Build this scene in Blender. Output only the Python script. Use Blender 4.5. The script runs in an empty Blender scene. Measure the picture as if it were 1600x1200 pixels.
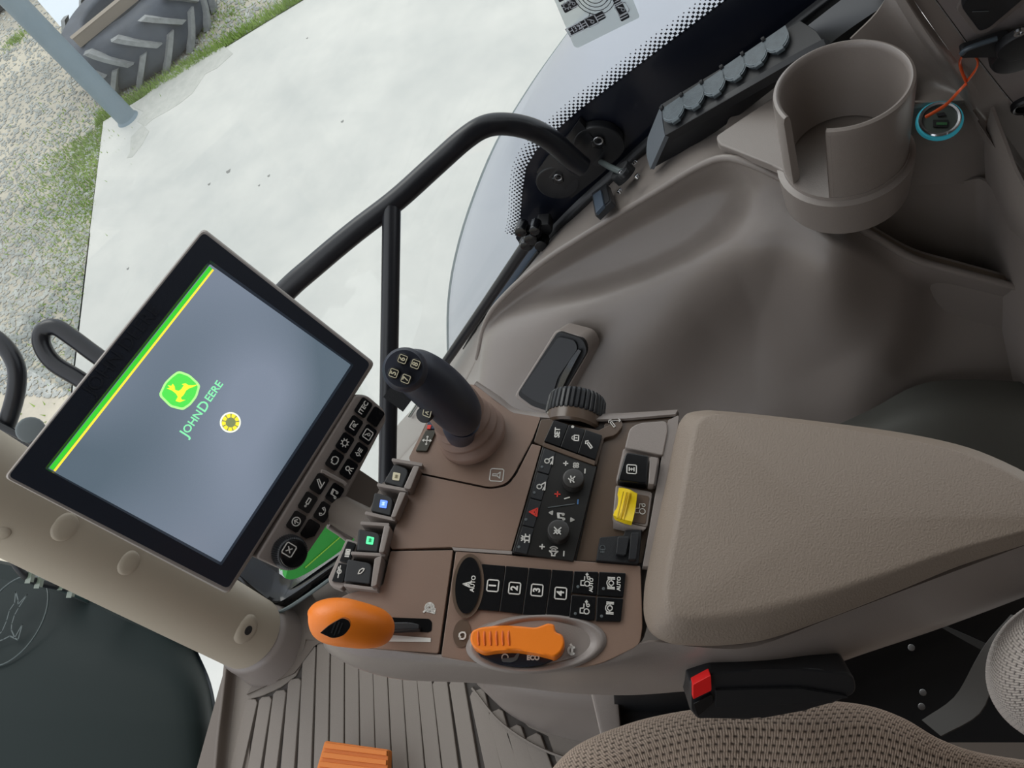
import bpy, bmesh, math, random
import numpy as np
from mathutils import Vector, Matrix
random.seed(7); rng = np.random.default_rng(7)
S = bpy.context.scene; COL = S.collection
# ------------------------------------------------------------------ camera, sky, lights
def nrm(v): v = np.asarray(v, float); return v/np.linalg.norm(v)
Zc = nrm((-.360, .502, .786)); Xc = np.array((.101, .859, -.502)); Xc = nrm(Xc-Xc.dot(Zc)*Zc); Yc = np.cross(Zc, Xc)
RC = np.stack([Xc, Yc, Zc])              # camera -> world (x right of the tractor, y forward, z up; cab floor z = 0)
CAM = np.array((0, 0, 1.25)); F = 1200.0
cam = bpy.data.cameras.new('camera'); cam.sensor_width = 36; cam.lens = 27; cam.clip_start = .02; cam.clip_end = 200
co = bpy.data.objects.new('camera', cam); COL.objects.link(co)
co.matrix_world = Matrix.Translation(CAM.tolist()) @ Matrix(RC.tolist()).to_4x4(); S.camera = co
w = bpy.data.worlds.new('overcast_sky'); S.world = w; w.use_nodes = True
nt = w.node_tree; bg = nt.nodes['Background']
tc = nt.nodes.new('ShaderNodeTexCoord'); sx = nt.nodes.new('ShaderNodeSeparateXYZ'); rp = nt.nodes.new('ShaderNodeValToRGB')
nt.links.new(tc.outputs['Generated'], sx.inputs[0]); nt.links.new(sx.outputs['Z'], rp.inputs[0]); nt.links.new(rp.outputs[0], bg.inputs[0])
rp.color_ramp.elements[0].position = 0; rp.color_ramp.elements[0].color = (.68, .73, .82, 1)
rp.color_ramp.elements[1].position = .6; rp.color_ramp.elements[1].color = (.93, .97, 1, 1)
bg.inputs[1].default_value = 1.0
sun = bpy.data.lights.new('soft_sun', 'SUN'); sun.energy = 0.7; sun.angle = math.radians(35); sun.color = (1, .98, .94)
so = bpy.data.objects.new('soft_sun', sun); COL.objects.link(so)
so.rotation_euler = Vector((-.55, -.45, -.75)).to_track_quat('-Z', 'Y').to_euler()
vs = S.view_settings; vs.view_transform = 'Standard'; vs.look = 'None'; vs.gamma = 1; vs.use_curve_mapping = False; vs.exposure = 0.4

# ------------------------------------------------------------------ geometry helpers
def ray(px, py): return RC @ (np.array((px-800, 600-py, -F))/F)
def W(px, py, d): return CAM+ray(px, py)*d
def onz(px, py, z): r = ray(px, py); return CAM+r*((z-CAM[2])/r[2])
def onx(px, py, x): r = ray(px, py); return CAM+r*((x-CAM[0])/r[0])
def ony(px, py, y): r = ray(px, py); return CAM+r*((y-CAM[1])/r[1])
class Plane:
    def __init__(s, o, ex, ey): s.o = np.array(o, float); s.ex = nrm(ex); s.ey = nrm(np.asarray(ey)-np.dot(ey, s.ex)*s.ex); s.n = np.cross(s.ex, s.ey)
    def p(s, px, py, h=0):
        r = ray(px, py); return CAM+r*(np.dot(s.o+s.n*h-CAM, s.n)/np.dot(r, s.n))
    def depth(s, px, py, h=0):
        r = ray(px, py); return np.dot(s.o+s.n*h-CAM, s.n)/np.dot(r, s.n)
    def rot(s, a): # same plane, axes turned
        c, d = math.cos(a), math.sin(a); return Plane(s.o, s.ex*c+s.ey*d, s.ey*c-s.ex*d)
    def up(s, h): return Plane(s.o+s.n*h, s.ex, s.ey)
WP = {}
LEN = {}
def link(name, data, parent=None, origin=None):
    o = bpy.data.objects.new(name, data); COL.objects.link(o)
    if parent is not None:
        o.parent = parent; WP[o.name] = WP[parent.name]
    else:
        WP[o.name] = np.array(origin if origin is not None else (0, 0, 0), float); o.location = WP[o.name].tolist()
    return o
def tag(o, label=None, cat=None, group=None, kind=None):
    if label: o['label'] = label
    if cat: o['category'] = cat
    if group: o['group'] = group
    if kind: o['kind'] = kind
    return o
def thing(name, label, cat, loc, group=None): return tag(link(name, None, None, loc), label, cat, group)
def finish(name, bm, m, parent=None, smooth=True, angle=40):
    bmesh.ops.remove_doubles(bm, verts=bm.verts, dist=1e-6)
    bmesh.ops.recalc_face_normals(bm, faces=bm.faces)
    if parent is None:
        vv = np.array([v.co[:] for v in bm.verts]); org = np.array([(vv[:, 0].min()+vv[:, 0].max())/2, (vv[:, 1].min()+vv[:, 1].max())/2, vv[:, 2].min()])
    else: org = WP[parent.name]
    for v in bm.verts: v.co -= Vector(org.tolist())
    a = math.radians(angle)
    for f in bm.faces: f.smooth = smooth
    if smooth:
        for e in bm.edges:
            if len(e.link_faces) == 2 and e.calc_face_angle(0) > a: e.smooth = False
    me = bpy.data.meshes.new(name); bm.to_mesh(me); bm.free(); me.materials.append(m)
    o = link(name, me, parent, org)
    if smooth: md = o.modifiers.new('weighted_normals', 'WEIGHTED_NORMAL'); md.keep_sharp = True
    return o
def rnd(pts, r=6, n=4):
    """round the corners of a pixel outline; a point may carry its own radius as third value"""
    out = []; N = len(pts)
    for i in range(N):
        p = np.array(pts[i][:2], float); rr = pts[i][2] if len(pts[i]) > 2 else r
        a = np.array(pts[i-1][:2], float)-p; b = np.array(pts[(i+1) % N][:2], float)-p
        la, lb = np.linalg.norm(a), np.linalg.norm(b); q = min(rr, la*.45, lb*.45)
        if q < .3: out.append(p); continue
        A = p+a/la*q; B = p+b/lb*q
        for k in range(n+1):
            t = k/n; out.append((1-t)**2*A+2*t*(1-t)*p+t*t*B)
    return out
def add_prism(bm, top, n, th, bev=0, seg=2):
    n = np.asarray(n); vs_ = [bm.verts.new(p) for p in top]; f = bm.faces.new(vs_)
    f.normal_update()
    if f.normal.dot(Vector(n.tolist())) < 0: f.normal_flip()
    lo = [bm.verts.new((np.asarray(p)-n*th)) for p in top]; N = len(top)
    for i in range(N): bm.faces.new((vs_[i], vs_[(i+1) % N], lo[(i+1) % N], lo[i]))
    bm.faces.new(lo[::-1])
    if bev > 0:
        te = [e for e in f.edges]
        bmesh.ops.bevel(bm, geom=te, offset=bev, segments=seg, profile=.5, affect='EDGES', clamp_overlap=True)
def plate(name, pts, pl, h, th, m, parent=None, r=5, bev=.0008, seg=2, n=4):
    """a slab whose top outline is given in pixels on plane pl raised by h"""
    bm = bmesh.new(); add_prism(bm, [pl.p(x, y, h) for x, y in rnd(pts, r, n)], pl.n, th, bev, seg)
    return finish(name, bm, m, parent)
def cr(P, t):  # catmull-rom through P (list of arrays) at t in 0..n-1
    P = np.asarray(P, float); n = len(P); i = min(int(t), n-2); u = t-i
    p1, p2 = P[i], P[i+1]; p0 = P[i-1] if i > 0 else 2*p1-p2; p3 = P[i+2] if i+2 < n else 2*p2-p1
    return .5*((2*p1)+(-p0+p2)*u+(2*p0-5*p1+4*p2-p3)*u*u+(-p0+3*p1-3*p2+p3)*u**3)
def spline(P, k=6):
    n = len(P); return [cr(P, t) for t in np.linspace(0, n-1, (n-1)*k+1)]
def lin(P, k=6):
    P = np.asarray(P, float); out = []
    for t in np.linspace(0, len(P)-1, (len(P)-1)*k+1):
        i = min(int(t), len(P)-2); out.append(P[i]*(1-(t-i))+P[i+1]*(t-i))
    return out
def grid(rows, ku=4, kv=4):
    R_ = [spline(r, ku) for r in rows]; cols = [spline([R_[j][i] for j in range(len(R_))], kv) for i in range(len(R_[0]))]
    return np.array(cols).transpose(1, 0, 2)
def add_grid(bm, G, thick=0, flip=None, loop=False):
    nu, nv = G.shape[:2]; V = [[bm.verts.new(G[i, j]) for j in range(nv)] for i in range(nu)]; fs = []
    for i in range(nu-1):
        for j in range(nv-1 if not loop else nv):
            try: fs.append(bm.faces.new((V[i][j], V[i+1][j], V[i+1][(j+1) % nv], V[i][(j+1) % nv])))
            except ValueError: pass
    if thick:
        for f in fs: f.normal_update()
        c = np.mean(G.reshape(-1, 3), 0); avg = sum((np.array(f.normal[:]) for f in fs), np.zeros(3))
        if avg.dot(CAM-c) < 0:
            for f in fs: f.normal_flip()
        bm.normal_update()
        bmesh.ops.solidify(bm, geom=fs, thickness=thick)
    return V
def surf(name, rows, m, parent=None, ku=4, kv=4, thick=.003, angle=60):
    bm = bmesh.new(); add_grid(bm, grid(rows, ku, kv), thick); return finish(name, bm, m, parent, angle=angle)
def frame_at(d, hint=(0, 0, 1)):
    d = nrm(d); a = np.cross(d, hint)
    if np.linalg.norm(a) < 1e-3: a = np.cross(d, (1, 0, 0))
    a = nrm(a); return a, np.cross(d, a)
def add_tube(bm, P, R, seg=12, closed=False, flat=1.0, cap=True, hint=(0.1, 0.2, 1)):
    P = [np.asarray(p, float) for p in P]; n = len(P)
    if not hasattr(R, '__len__'): R = [R]*n
    rings = []; a = None
    for i in range(n):
        if closed: d = P[(i+1) % n]-P[i-1]
        else: d = P[min(i+1, n-1)]-P[max(i-1, 0)]
        d = nrm(d)
        if a is None: a, b = frame_at(d, hint)
        else: a = nrm(a-a.dot(d)*d); b = np.cross(d, a)
        rings.append([bm.verts.new(P[i]+R[i]*(math.cos(t)*a+flat*math.sin(t)*b)) for t in np.linspace(0, 2*math.pi, seg, endpoint=False)])
    for i in range(n if closed else n-1):
        A, B = rings[i], rings[(i+1) % n]
        for j in range(seg): bm.faces.new((A[j], A[(j+1) % seg], B[(j+1) % seg], B[j]))
    if cap and not closed: bm.faces.new(rings[0][::-1]); bm.faces.new(rings[-1])
def tube(name, P, R, m, parent=None, seg=12, k=0, **kw):
    if k:
        if hasattr(R, '__len__'): R = [float(x[0]) for x in spline([[r] for r in R], k)]
        P = spline(P, k)
    bm = bmesh.new(); add_tube(bm, P, R, seg, **kw); return finish(name, bm, m, parent, angle=50)
def add_lathe(bm, o, ax, prof, seg=32, a0=0, a1=2*math.pi, hint=(0, 1, .1), rfun=None):
    o = np.asarray(o, float); ax = nrm(ax); a, b = frame_at(ax, hint); full = abs(a1-a0-2*math.pi) < 1e-6
    T = np.linspace(a0, a1, seg, endpoint=not full); V = []
    for t in T:
        row = []
        for r, h in prof:
            rr = r if rfun is None else rfun(r, h, t)
            row.append(bm.verts.new(o+ax*h+rr*(math.cos(t)*a+math.sin(t)*b)))
        V.append(row)
    N = len(V)
    for i in range(N if full else N-1):
        A, B = V[i], V[(i+1) % N]
        for j in range(len(prof)-1):
            try: bm.faces.new((A[j], A[j+1], B[j+1], B[j]))
            except ValueError: pass
    return V
def lathe(name, o, ax, prof, m, parent=None, seg=32, angle=35, **kw):
    bm = bmesh.new(); V = add_lathe(bm, o, ax, prof, seg, **kw); return finish(name, bm, m, parent, angle=angle)
def disc_prof(r, h, b=None): b = b or min(r, h)*.25; return [(1e-5, 0), (r, 0), (r, h-b), (r-b*.3, h-b*.3), (r-b, h), (1e-5, h)]
def add_box(bm, c, ax, ay, az, sx_, sy_, sz_, bev=0, seg=2):
    c = np.asarray(c, float); n = nrm(az)
    top = [c+n*sz_/2+nrm(ax)*sx_/2*a+nrm(ay)*sy_/2*b for a, b in ((-1, -1), (1, -1), (1, 1), (-1, 1))]
    add_prism(bm, top, n, sz_, bev, seg)
def text(s, pl, px, py, size, m, parent, name='lettering', h=.0003, th=.0004, rot=0, align='CENTER', bold=0, sx=1.0):
    """flat lettering; reads along pl.ex turned by rot; size in metres"""
    cu = bpy.data.curves.new(name, 'FONT'); cu.body = s; cu.size = size; cu.align_x = align; cu.align_y = 'CENTER'; cu.extrude = th/2; cu.resolution_u = 3; cu.offset = bold
    to = bpy.data.objects.new('t', cu); COL.objects.link(to); dg = bpy.context.evaluated_depsgraph_get()
    me = bpy.data.meshes.new_from_object(to.evaluated_get(dg)); bpy.data.objects.remove(to)
    q = pl.rot(rot); c = q.p(px, py, h)
    M = Matrix(np.stack([q.ex*sx, q.ey, q.n], 1).tolist()).to_4x4(); M.translation = Vector((c-WP[parent.name]).tolist())
    me.transform(M); me.materials.clear(); me.materials.append(m)
    return link(name, me, parent)
def add_ribbon(bm, pl, c, line, sc, wd, h=0, th=.0003):
    P = [c+pl.ex*u*sc+pl.ey*v*sc for u, v in line]
    for i in range(len(P)-1):
        d = P[i+1]-P[i]; L = np.linalg.norm(d)
        if L < 1e-7: continue
        d /= L; s_ = np.cross(pl.n, d)*wd/2; e = d*wd*.3
        add_prism(bm, [P[i]-e-s_, P[i+1]+e-s_, P[i+1]+e+s_, P[i]-e+s_], pl.n, th)
def circ(cx, cy, r, n=14, a0=0, a1=360): return [(cx+r*math.cos(math.radians(a)), cy+r*math.sin(math.radians(a))) for a in np.linspace(a0, a1, n+1)]
def icon(lines, pl, px, py, sc, m, parent, name='symbol', wd=None, h=.0004, rot=0):
    q = pl.rot(rot); c = q.p(px, py, h); bm = bmesh.new()
    for L in lines: add_ribbon(bm, q, c, L, sc, wd or sc*.2)
    return finish(name, bm, m, parent, smooth=False)
SQ = [(-.8, -1), (.8, -1), (1, -.8), (1, .8), (.8, 1), (-.8, 1), (-1, .8), (-1, -.8), (-.8, -1)]
IC = dict(
 plus=[[(-.6, 0), (.6, 0)], [(0, -.6), (0, .6)]], minus=[[(-.6, 0), (.6, 0)]],
 gear=[circ(0, 0, .6)]+[[(.7*math.cos(a), .7*math.sin(a)), (.95*math.cos(a), .95*math.sin(a))] for a in np.linspace(0, 2*math.pi, 8, endpoint=False)],
 fan=[circ(.35, .35, .33, 8), circ(-.35, .35, .33, 8), circ(.35, -.35, .33, 8), circ(-.35, -.35, .33, 8)],
 note=[[(-.5, -.6), (-.5, .7), (.6, .9), (.6, -.4)], circ(-.7, -.6, .22, 6), circ(.4, -.4, .22, 6), [(-.5, .4), (.6, .6)]],
 phone=[circ(0, .6, 1.0, 8, 200, 340), [(-.95, .3), (-.6, .6), (-.4, .1)], [(.95, .3), (.6, .6), (.4, .1)]],
 home=[circ(0, 0, .9, 16), [(-.45, 0), (0, .5), (.45, 0)], [(0, .45), (0, -.5)]],
 xbox=[SQ, [(-.4, -.4), (.4, .4)], [(-.4, .4), (.4, -.4)]],
 pen=[[(-.7, -.8), (-.4, -.3), (.5, .9), (.8, .6), (0, -.6), (-.7, -.8)], [(-.7, -.8), (.9, -.8)]],
 valve=[[(-.9, 0), (-.3, 0)], [(-.3, -.3), (.9, -.3), (.9, .3), (-.3, .3), (-.3, -.3)], circ(-.9, 0, .15, 6)],
 engine=[[(-.8, -.4), (-.8, .4), (-.3, .4), (-.3, .7), (.4, .7), (.8, .2), (.8, -.5), (.3, -.8), (-.4, -.8), (-.8, -.4)]],
 light=[circ(0, .3, .45, 10), [(-.3, -.2), (-.7, -.9)], [(0, -.2), (0, -.9)], [(.3, -.2), (.7, -.9)]],
 door=[SQ, circ(.1, -.2, .3, 8), [(-.5, .6), (.1, .2)]],
 bridge=[[(-.8, -.6), (-.8, .7), (.8, .7), (.8, .3)], circ(.1, -.1, .35, 8), [(.1, -.1), (.8, -.6)]],
 gearlist=[circ(-.45, 0, .35, 8), [(.2, .4), (.9, .4)], [(.2, 0), (.9, 0)], [(.2, -.4), (.9, -.4)], [(-.45, .4), (-.45, .7)], [(-.45, -.4), (-.45, -.7)]],
 wiper=[circ(-.2, .3, .5, 10), [(.2, 0), (.9, -.9)], [(-.9, -.9), (.9, -.9)], [(-.9, -.5), (0, -.9)]],
 tri=[[(-.9, -.7), (.9, -.7), (0, .9), (-.9, -.7)], [(-.4, -.4), (.4, -.4), (0, .4), (-.4, -.4)]],
 beacon=[[(-.8, -.8), (.8, -.8)], [(-.4, -.8), (-.4, .2), (.4, .2), (.4, -.8)], [(-.9, .1), (-.6, 0)], [(.9, .1), (.6, 0)], [(-.5, .8), (-.3, .5)], [(.5, .8), (.3, .5)], [(0, .9), (0, .5)]],
 speaker=[[(-.9, -.3), (-.5, -.3), (0, -.8), (0, .8), (-.5, .3), (-.9, .3), (-.9, -.3)], circ(0, 0, .5, 6, -50, 50), circ(0, 0, .9, 8, -50, 50)],
 tractor=[circ(-.55, -.3, .5, 10), circ(.6, -.5, .28, 8), [(-.9, .3), (-.9, .9), (-.1, .9), (0, .2), (.8, .2), (.8, -.2)]],
 tractorv=[circ(-.55, -.3, .45, 10), circ(.5, -.5, .25, 8), [(-.9, .2), (-.9, .8), (-.1, .8), (0, .2), (.7, .2)], [(.7, -.2), (1.3, -.2)], [(1.05, 0), (1.35, -.2), (1.05, -.4)]],
 diff=[circ(0, 0, .42, 10), [(-1, .6), (-1, -.6)], [(-.75, .6), (-.75, -.6)], [(1, .6), (1, -.6)], [(.75, .6), (.75, -.6)], [(-1, 0), (-.42, 0)], [(.42, 0), (1, 0)], circ(0, 0, .75, 10, 20, 160)],
 lock=[[(-.6, -.8), (.6, -.8), (.6, .1), (-.6, .1), (-.6, -.8)], circ(0, .15, .42, 8, 0, 180), [(0, -.5), (0, -.2)]],
 slope=[[(-.8, -.3), (.3, .5), (.6, .2), (-.5, -.6), (-.8, -.3)], [(.2, .8), (.8, .8), (.9, .3)]],
 steer=[[(-.5, -.6), (0, .8), (.5, -.6), (0, -.25), (-.5, -.6)], [(0, .8), (0, -.25)]],
 stick=[SQ, [(-.5, -.5), (.5, -.5), (.15, -.1), (.15, .6), (-.15, .6), (-.15, -.1), (-.5, -.5)]],
 cross=[[(-.8, 0), (.8, 0)], [(0, -.9), (0, .9)], [(-.25, .6), (0, .9), (.25, .6)], [(-.25, -.6), (0, -.9), (.25, -.6)], circ(-.8, 0, .15, 6), circ(.8, 0, .15, 6)],
 turtle=[circ(0, -.2, .6, 10, 0, 180), [(-.6, -.2), (.6, -.2)], [(.6, -.1), (.9, .1)], [(-.4, -.2), (-.5, -.5)], [(.4, -.2), (.5, -.5)]],
 lamp=[circ(.3, .2, .5, 8, -90, 90), [(.3, .7), (-.1, .7), (-.1, -.3), (.3, -.3)], [(-.4, .5), (-.8, .5)], [(-.4, .2), (-.8, .2)], [(-.4, -.1), (-.8, -.1)]],
 turbo=[circ(0, 0, .75, 12), circ(0, 0, .35, 8), [(.7, -.2), (1, -.2), (1, -.9), (.2, -.75)], [(-.9, -.9), (-.7, -.6)]],
 fanface=[circ(0, 0, .3, 8), [(-.7, -.5), (-.3, -.1)], [(-.8, .3), (-.2, .5), (.2, .9)], [(.3, -.2), (.8, -.6)], [(.5, .3), (.9, .4)]],
)
# ------------------------------------------------------------------ materials
def srgb(c):
    return tuple(((x/255)/12.92 if x/255 <= .04045 else ((x/255+.055)/1.055)**2.4) for x in c)
MATS = {}
def mat(name, c, rough=.5, bump=0, bscale=900, var=0, vscale=20, metal=0, spec=.5, emis=0, ec=None, coat=0, c2=None, space='Object', coatr=.08):
    m = bpy.data.materials.new(name); m.use_nodes = True; t = m.node_tree; b = t.nodes['Principled BSDF']; col = srgb(c)
    b.inputs['Base Color'].default_value = (*col, 1); b.inputs['Roughness'].default_value = rough; b.inputs['Metallic'].default_value = metal
    b.inputs['Specular IOR Level'].default_value = spec; b.inputs['Coat Weight'].default_value = coat; b.inputs['Coat Roughness'].default_value = coatr
    tcn = t.nodes.new('ShaderNodeTexCoord')
    if emis: b.inputs['Emission Color'].default_value = (*srgb(ec or c), 1); b.inputs['Emission Strength'].default_value = emis
    if bump:
        n = t.nodes.new('ShaderNodeTexNoise'); n.inputs['Scale'].default_value = bscale; n.inputs['Detail'].default_value = 2
        bp = t.nodes.new('ShaderNodeBump'); bp.inputs['Strength'].default_value = bump; bp.inputs['Distance'].default_value = .0006
        t.links.new(tcn.outputs[space], n.inputs['Vector']); t.links.new(n.outputs['Fac'], bp.inputs['Height']); t.links.new(bp.outputs[0], b.inputs['Normal'])
    if var or c2:
        n = t.nodes.new('ShaderNodeTexNoise'); n.inputs['Scale'].default_value = vscale; n.inputs['Detail'].default_value = 6; n.inputs['Roughness'].default_value = .65
        r = t.nodes.new('ShaderNodeValToRGB'); r.color_ramp.elements[0].position = .3; r.color_ramp.elements[1].position = .7
        r.color_ramp.elements[0].color = (*(srgb(c2) if c2 else [x*(1-var) for x in col]), 1); r.color_ramp.elements[1].color = (*(col if c2 else [x*(1+var) for x in col]), 1)
        t.links.new(tcn.outputs[space], n.inputs['Vector']); t.links.new(n.outputs['Fac'], r.inputs[0]); t.links.new(r.outputs[0], b.inputs['Base Color'])
    MATS[name] = m; return m
beige = mat('beige_plastic', (140, 130, 124), .38, .25, 1400, coat=.35, coatr=.28)
panelm = mat('brown_console_plastic', (138, 113, 98), .36, .18, 1600, coat=.3, coatr=.3)
gloss = mat('glossy_brown_plastic', (98, 82, 70), .22, .05, 1200)  # brown darkened to stand in for shade in the sunken console channel
trimm = mat('side_trim_plastic', (138, 129, 123), .38, .3, 1200, coat=.35, coatr=.32)
padm = mat('armrest_vinyl', (142, 128, 115), .55, .6, 700)
padside = mat('padside_plastic', (150, 140, 134), .5, .3, 1200)
pillarm = mat('pillar_plastic', (176, 164, 146), .5, .2, 1200)
darkbeige = mat('dark_beige_plastic', (104, 94, 86), .5, .2, 1200)
greypanel = mat('grey_green_panel', (98, 98, 92), .6, .3, 900)
black = mat('black_plastic', (34, 35, 38), .38, .1, 1500)
blackm = mat('matte_black_plastic', (26, 27, 30), .55, .2, 1200)
glossb = mat('gloss_black_plastic', (18, 19, 22), .16)
navy = mat('joystick_rubber', (44, 48, 60), .45, .1, 2500)
bezel = mat('monitor_bezel', (30, 36, 48), .42, .1, 1500)
bezelgrey = mat('monitor_housing', (158, 150, 144), .4)
seam = mat('seam_shadow_plastic', (40, 34, 30), .7)
rubber = mat('rubber_boot', (140, 116, 104), .5, .15, 900)
tubeb = mat('black_painted_steel', (28, 29, 34), .3, .05, 800)
white = mat('white_print', (225, 222, 215), .5)
ivory = mat('ivory_print', (205, 198, 170), .5, emis=.1)
slotm = mat('slot_black', (10, 10, 11), .8, spec=.1)
redp = mat('red_print', (230, 60, 45), .5)
bluep = mat('blue_print', (80, 130, 190), .5)
dimgrey = mat('grey_indicator', (92, 98, 100), .4)
orange = mat('orange_plastic', (252, 134, 30), .38, .15, 900)
orangem = mat('orange_pedal_plastic', (214, 120, 42), .55, .1, 700)
yellow = mat('yellow_plastic', (248, 214, 20), .42)
redb = mat('red_button_plastic', (245, 30, 30), .35)
strap = mat('orange_cable_tie', (240, 100, 50), .4)
cyan = mat('cyan_ring', (60, 170, 190), .3, emis=.15)
chrome = mat('chrome', (210, 212, 215), .15, metal=1)
steelm = mat('dull_steel', (150, 150, 152), .35, metal=1)
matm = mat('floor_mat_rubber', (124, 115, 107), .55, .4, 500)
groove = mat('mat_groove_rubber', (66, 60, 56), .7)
fenderm = mat('fender_paint', (176, 180, 190), .35, coat=.2)
hoodm = mat('hood_dark_paint', (25, 34, 33), .6, .05, 300, spec=.15)
greenm = mat('green_paint', (8, 142, 30), .5)
capm = mat('grey_rubber_caps', (86, 96, 102), .5, .6, 500, var=.18, vscale=120)
tyre = mat('tyre_rubber', (74, 80, 90), .75, .5, 60, var=.2, vscale=6)
lugm = mat('tyre_lug_rubber', (136, 139, 140), .8, .5, 60, var=.25, vscale=10)
postm = mat('painted_steel_post', (122, 138, 148), .5, .1, 30, var=.05, vscale=5)
gravelm = mat('gravel_ground', (202, 194, 176), .95, .8, 40, c2=(158, 154, 144), vscale=1.3)
stonem = mat('gravel_stones', (200, 202, 196), .9, c2=(140, 144, 142), vscale=9)
grassm = mat('grass_blades', (160, 186, 96), .8, c2=(124, 152, 74), vscale=3)
slabm = mat('concrete', (212, 211, 205), .8, .4, 30, c2=(192, 193, 189), vscale=1.6)
timber = mat('weathered_timber', (140, 130, 118), .8, .3, 40)
sheetm = mat('pale_sheet', (205, 214, 222), .6)
def fabric(name, c, c2):
    m = bpy.data.materials.new(name); m.use_nodes = True; t = m.node_tree; b = t.nodes['Principled BSDF']; b.inputs['Roughness'].default_value = .9
    a = t.nodes.new('ShaderNodeAttribute'); a.attribute_name = 'weave'; r = t.nodes.new('ShaderNodeValToRGB')
    r.color_ramp.elements[0].color = (*srgb(c2), 1); r.color_ramp.elements[1].color = (*srgb(c), 1); r.color_ramp.elements[0].position = .1; r.color_ramp.elements[1].position = .75
    tcn = t.nodes.new('ShaderNodeTexCoord'); n = t.nodes.new('ShaderNodeTexNoise'); n.inputs['Scale'].default_value = 900
    bp = t.nodes.new('ShaderNodeBump'); bp.inputs['Strength'].default_value = .7; bp.inputs['Distance'].default_value = .001
    t.links.new(tcn.outputs['Object'], n.inputs['Vector']); t.links.new(n.outputs['Fac'], bp.inputs['Height']); t.links.new(bp.outputs[0], b.inputs['Normal'])
    t.links.new(a.outputs['Fac'], r.inputs[0]); t.links.new(r.outputs[0], b.inputs['Base Color']); return m
fab = fabric('seat_fabric', (196, 174, 156), (84, 72, 64)); fab2 = fabric('backrest_fabric', (190, 180, 172), (90, 84, 80))
def glassmat():
    m = bpy.data.materials.new('window_glass'); m.use_nodes = True; t = m.node_tree; t.nodes.clear()
    o = t.nodes.new('ShaderNodeOutputMaterial'); a = t.nodes.new('ShaderNodeBsdfTransparent'); g = t.nodes.new('ShaderNodeBsdfGlossy'); mx = t.nodes.new('ShaderNodeMixShader'); fr = t.nodes.new('ShaderNodeLayerWeight'); mt_ = t.nodes.new('ShaderNodeMath'); mt_.operation = 'POWER'; mt_.inputs[1].default_value = 4; m2_ = t.nodes.new('ShaderNodeMath'); m2_.operation = 'MULTIPLY_ADD'; m2_.inputs[1].default_value = .5; m2_.inputs[2].default_value = .03
    a.inputs[0].default_value = (.95, .96, .955, 1); g.inputs['Roughness'].default_value = .02; fr.inputs[0].default_value = .5; t.links.new(fr.outputs['Facing'], mt_.inputs[0]); t.links.new(mt_.outputs[0], m2_.inputs[0])
    t.links.new(m2_.outputs[0], mx.inputs[0]); t.links.new(a.outputs[0], mx.inputs[1]); t.links.new(g.outputs[0], mx.inputs[2]); t.links.new(mx.outputs[0], o.inputs[0]); return m
glassm = glassmat()
def screenmat():
    m = bpy.data.materials.new('backlit_screen_sheen'); m.use_nodes = True; t = m.node_tree; b = t.nodes['Principled BSDF']
    tcn = t.nodes.new('ShaderNodeTexCoord'); n = t.nodes.new('ShaderNodeTexNoise'); n.inputs['Scale'].default_value = 9; n.inputs['Detail'].default_value = 0
    r = t.nodes.new('ShaderNodeValToRGB'); r.color_ramp.elements[0].position = .35; r.color_ramp.elements[1].position = .7
    r.color_ramp.elements[0].color = (*srgb((88, 102, 114)), 1); r.color_ramp.elements[1].color = (*srgb((124, 134, 150)), 1)  # uneven glow mixes the backlight with painted reflections on the glass
    t.links.new(tcn.outputs['Object'], n.inputs['Vector']); t.links.new(n.outputs['Fac'], r.inputs[0]); t.links.new(r.outputs[0], b.inputs['Emission Color'])
    b.inputs['Emission Strength'].default_value = .85; b.inputs['Base Color'].default_value = (.01, .012, .015, 1); b.inputs['Roughness'].default_value = .25; return m
screenm = screenmat()
def emit(name, c, s=1.0): return mat(name, c, .4, emis=s)
sgreen = emit('screen_green', (60, 200, 50), .8); syell = emit('screen_yellow', (250, 220, 60), .85); slime = emit('screen_pale_green', (170, 240, 140), .8)
stext = emit('screen_text_green', (130, 225, 165), .8); swhite = emit('screen_white', (235, 240, 220), .8); solive = emit('screen_olive', (120, 130, 90), .8)

# ------------------------------------------------------------------ yard outside
GZ = -1.6
c0 = onz(163, 190, GZ); da = nrm(onz(475, 0, GZ)-c0); db = nrm(onz(130, 520, GZ)-c0)
bm = bmesh.new(); add_prism(bm, [np.array(p) for p in ((-25, -20, GZ-.02), (25, -20, GZ-.02), (25, 30, GZ-.02), (-25, 30, GZ-.02))], (0, 0, 1), .3)
g = finish('ground', bm, gravelm, smooth=False); tag(g, kind='structure')
bm = bmesh.new(); N = 14
edge = [c0+da*12*(1-k/N)+np.array((0, 0, 0)) for k in range(N)]+[c0+np.array((0, 0, 0))]+[c0+db*9*k/6 for k in range(1, 7)]
far = [c0+db*9+da*16, c0+da*16]
cen = c0+da*6+db*5
top = edge+[c0+db*9+da*12]
jit = []
for p in top[:-1]: jit.append(p+(rng.normal(0, .02, 3)*np.array((1, 1, 0))))
jit[0] = top[0]; jit[N] = c0; add_prism(bm, jit+[top[-1]], (0, 0, 1), .2, .012, 2)
s = finish('concrete_slab', bm, slabm, smooth=False); tag(s, kind='structure')
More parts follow.
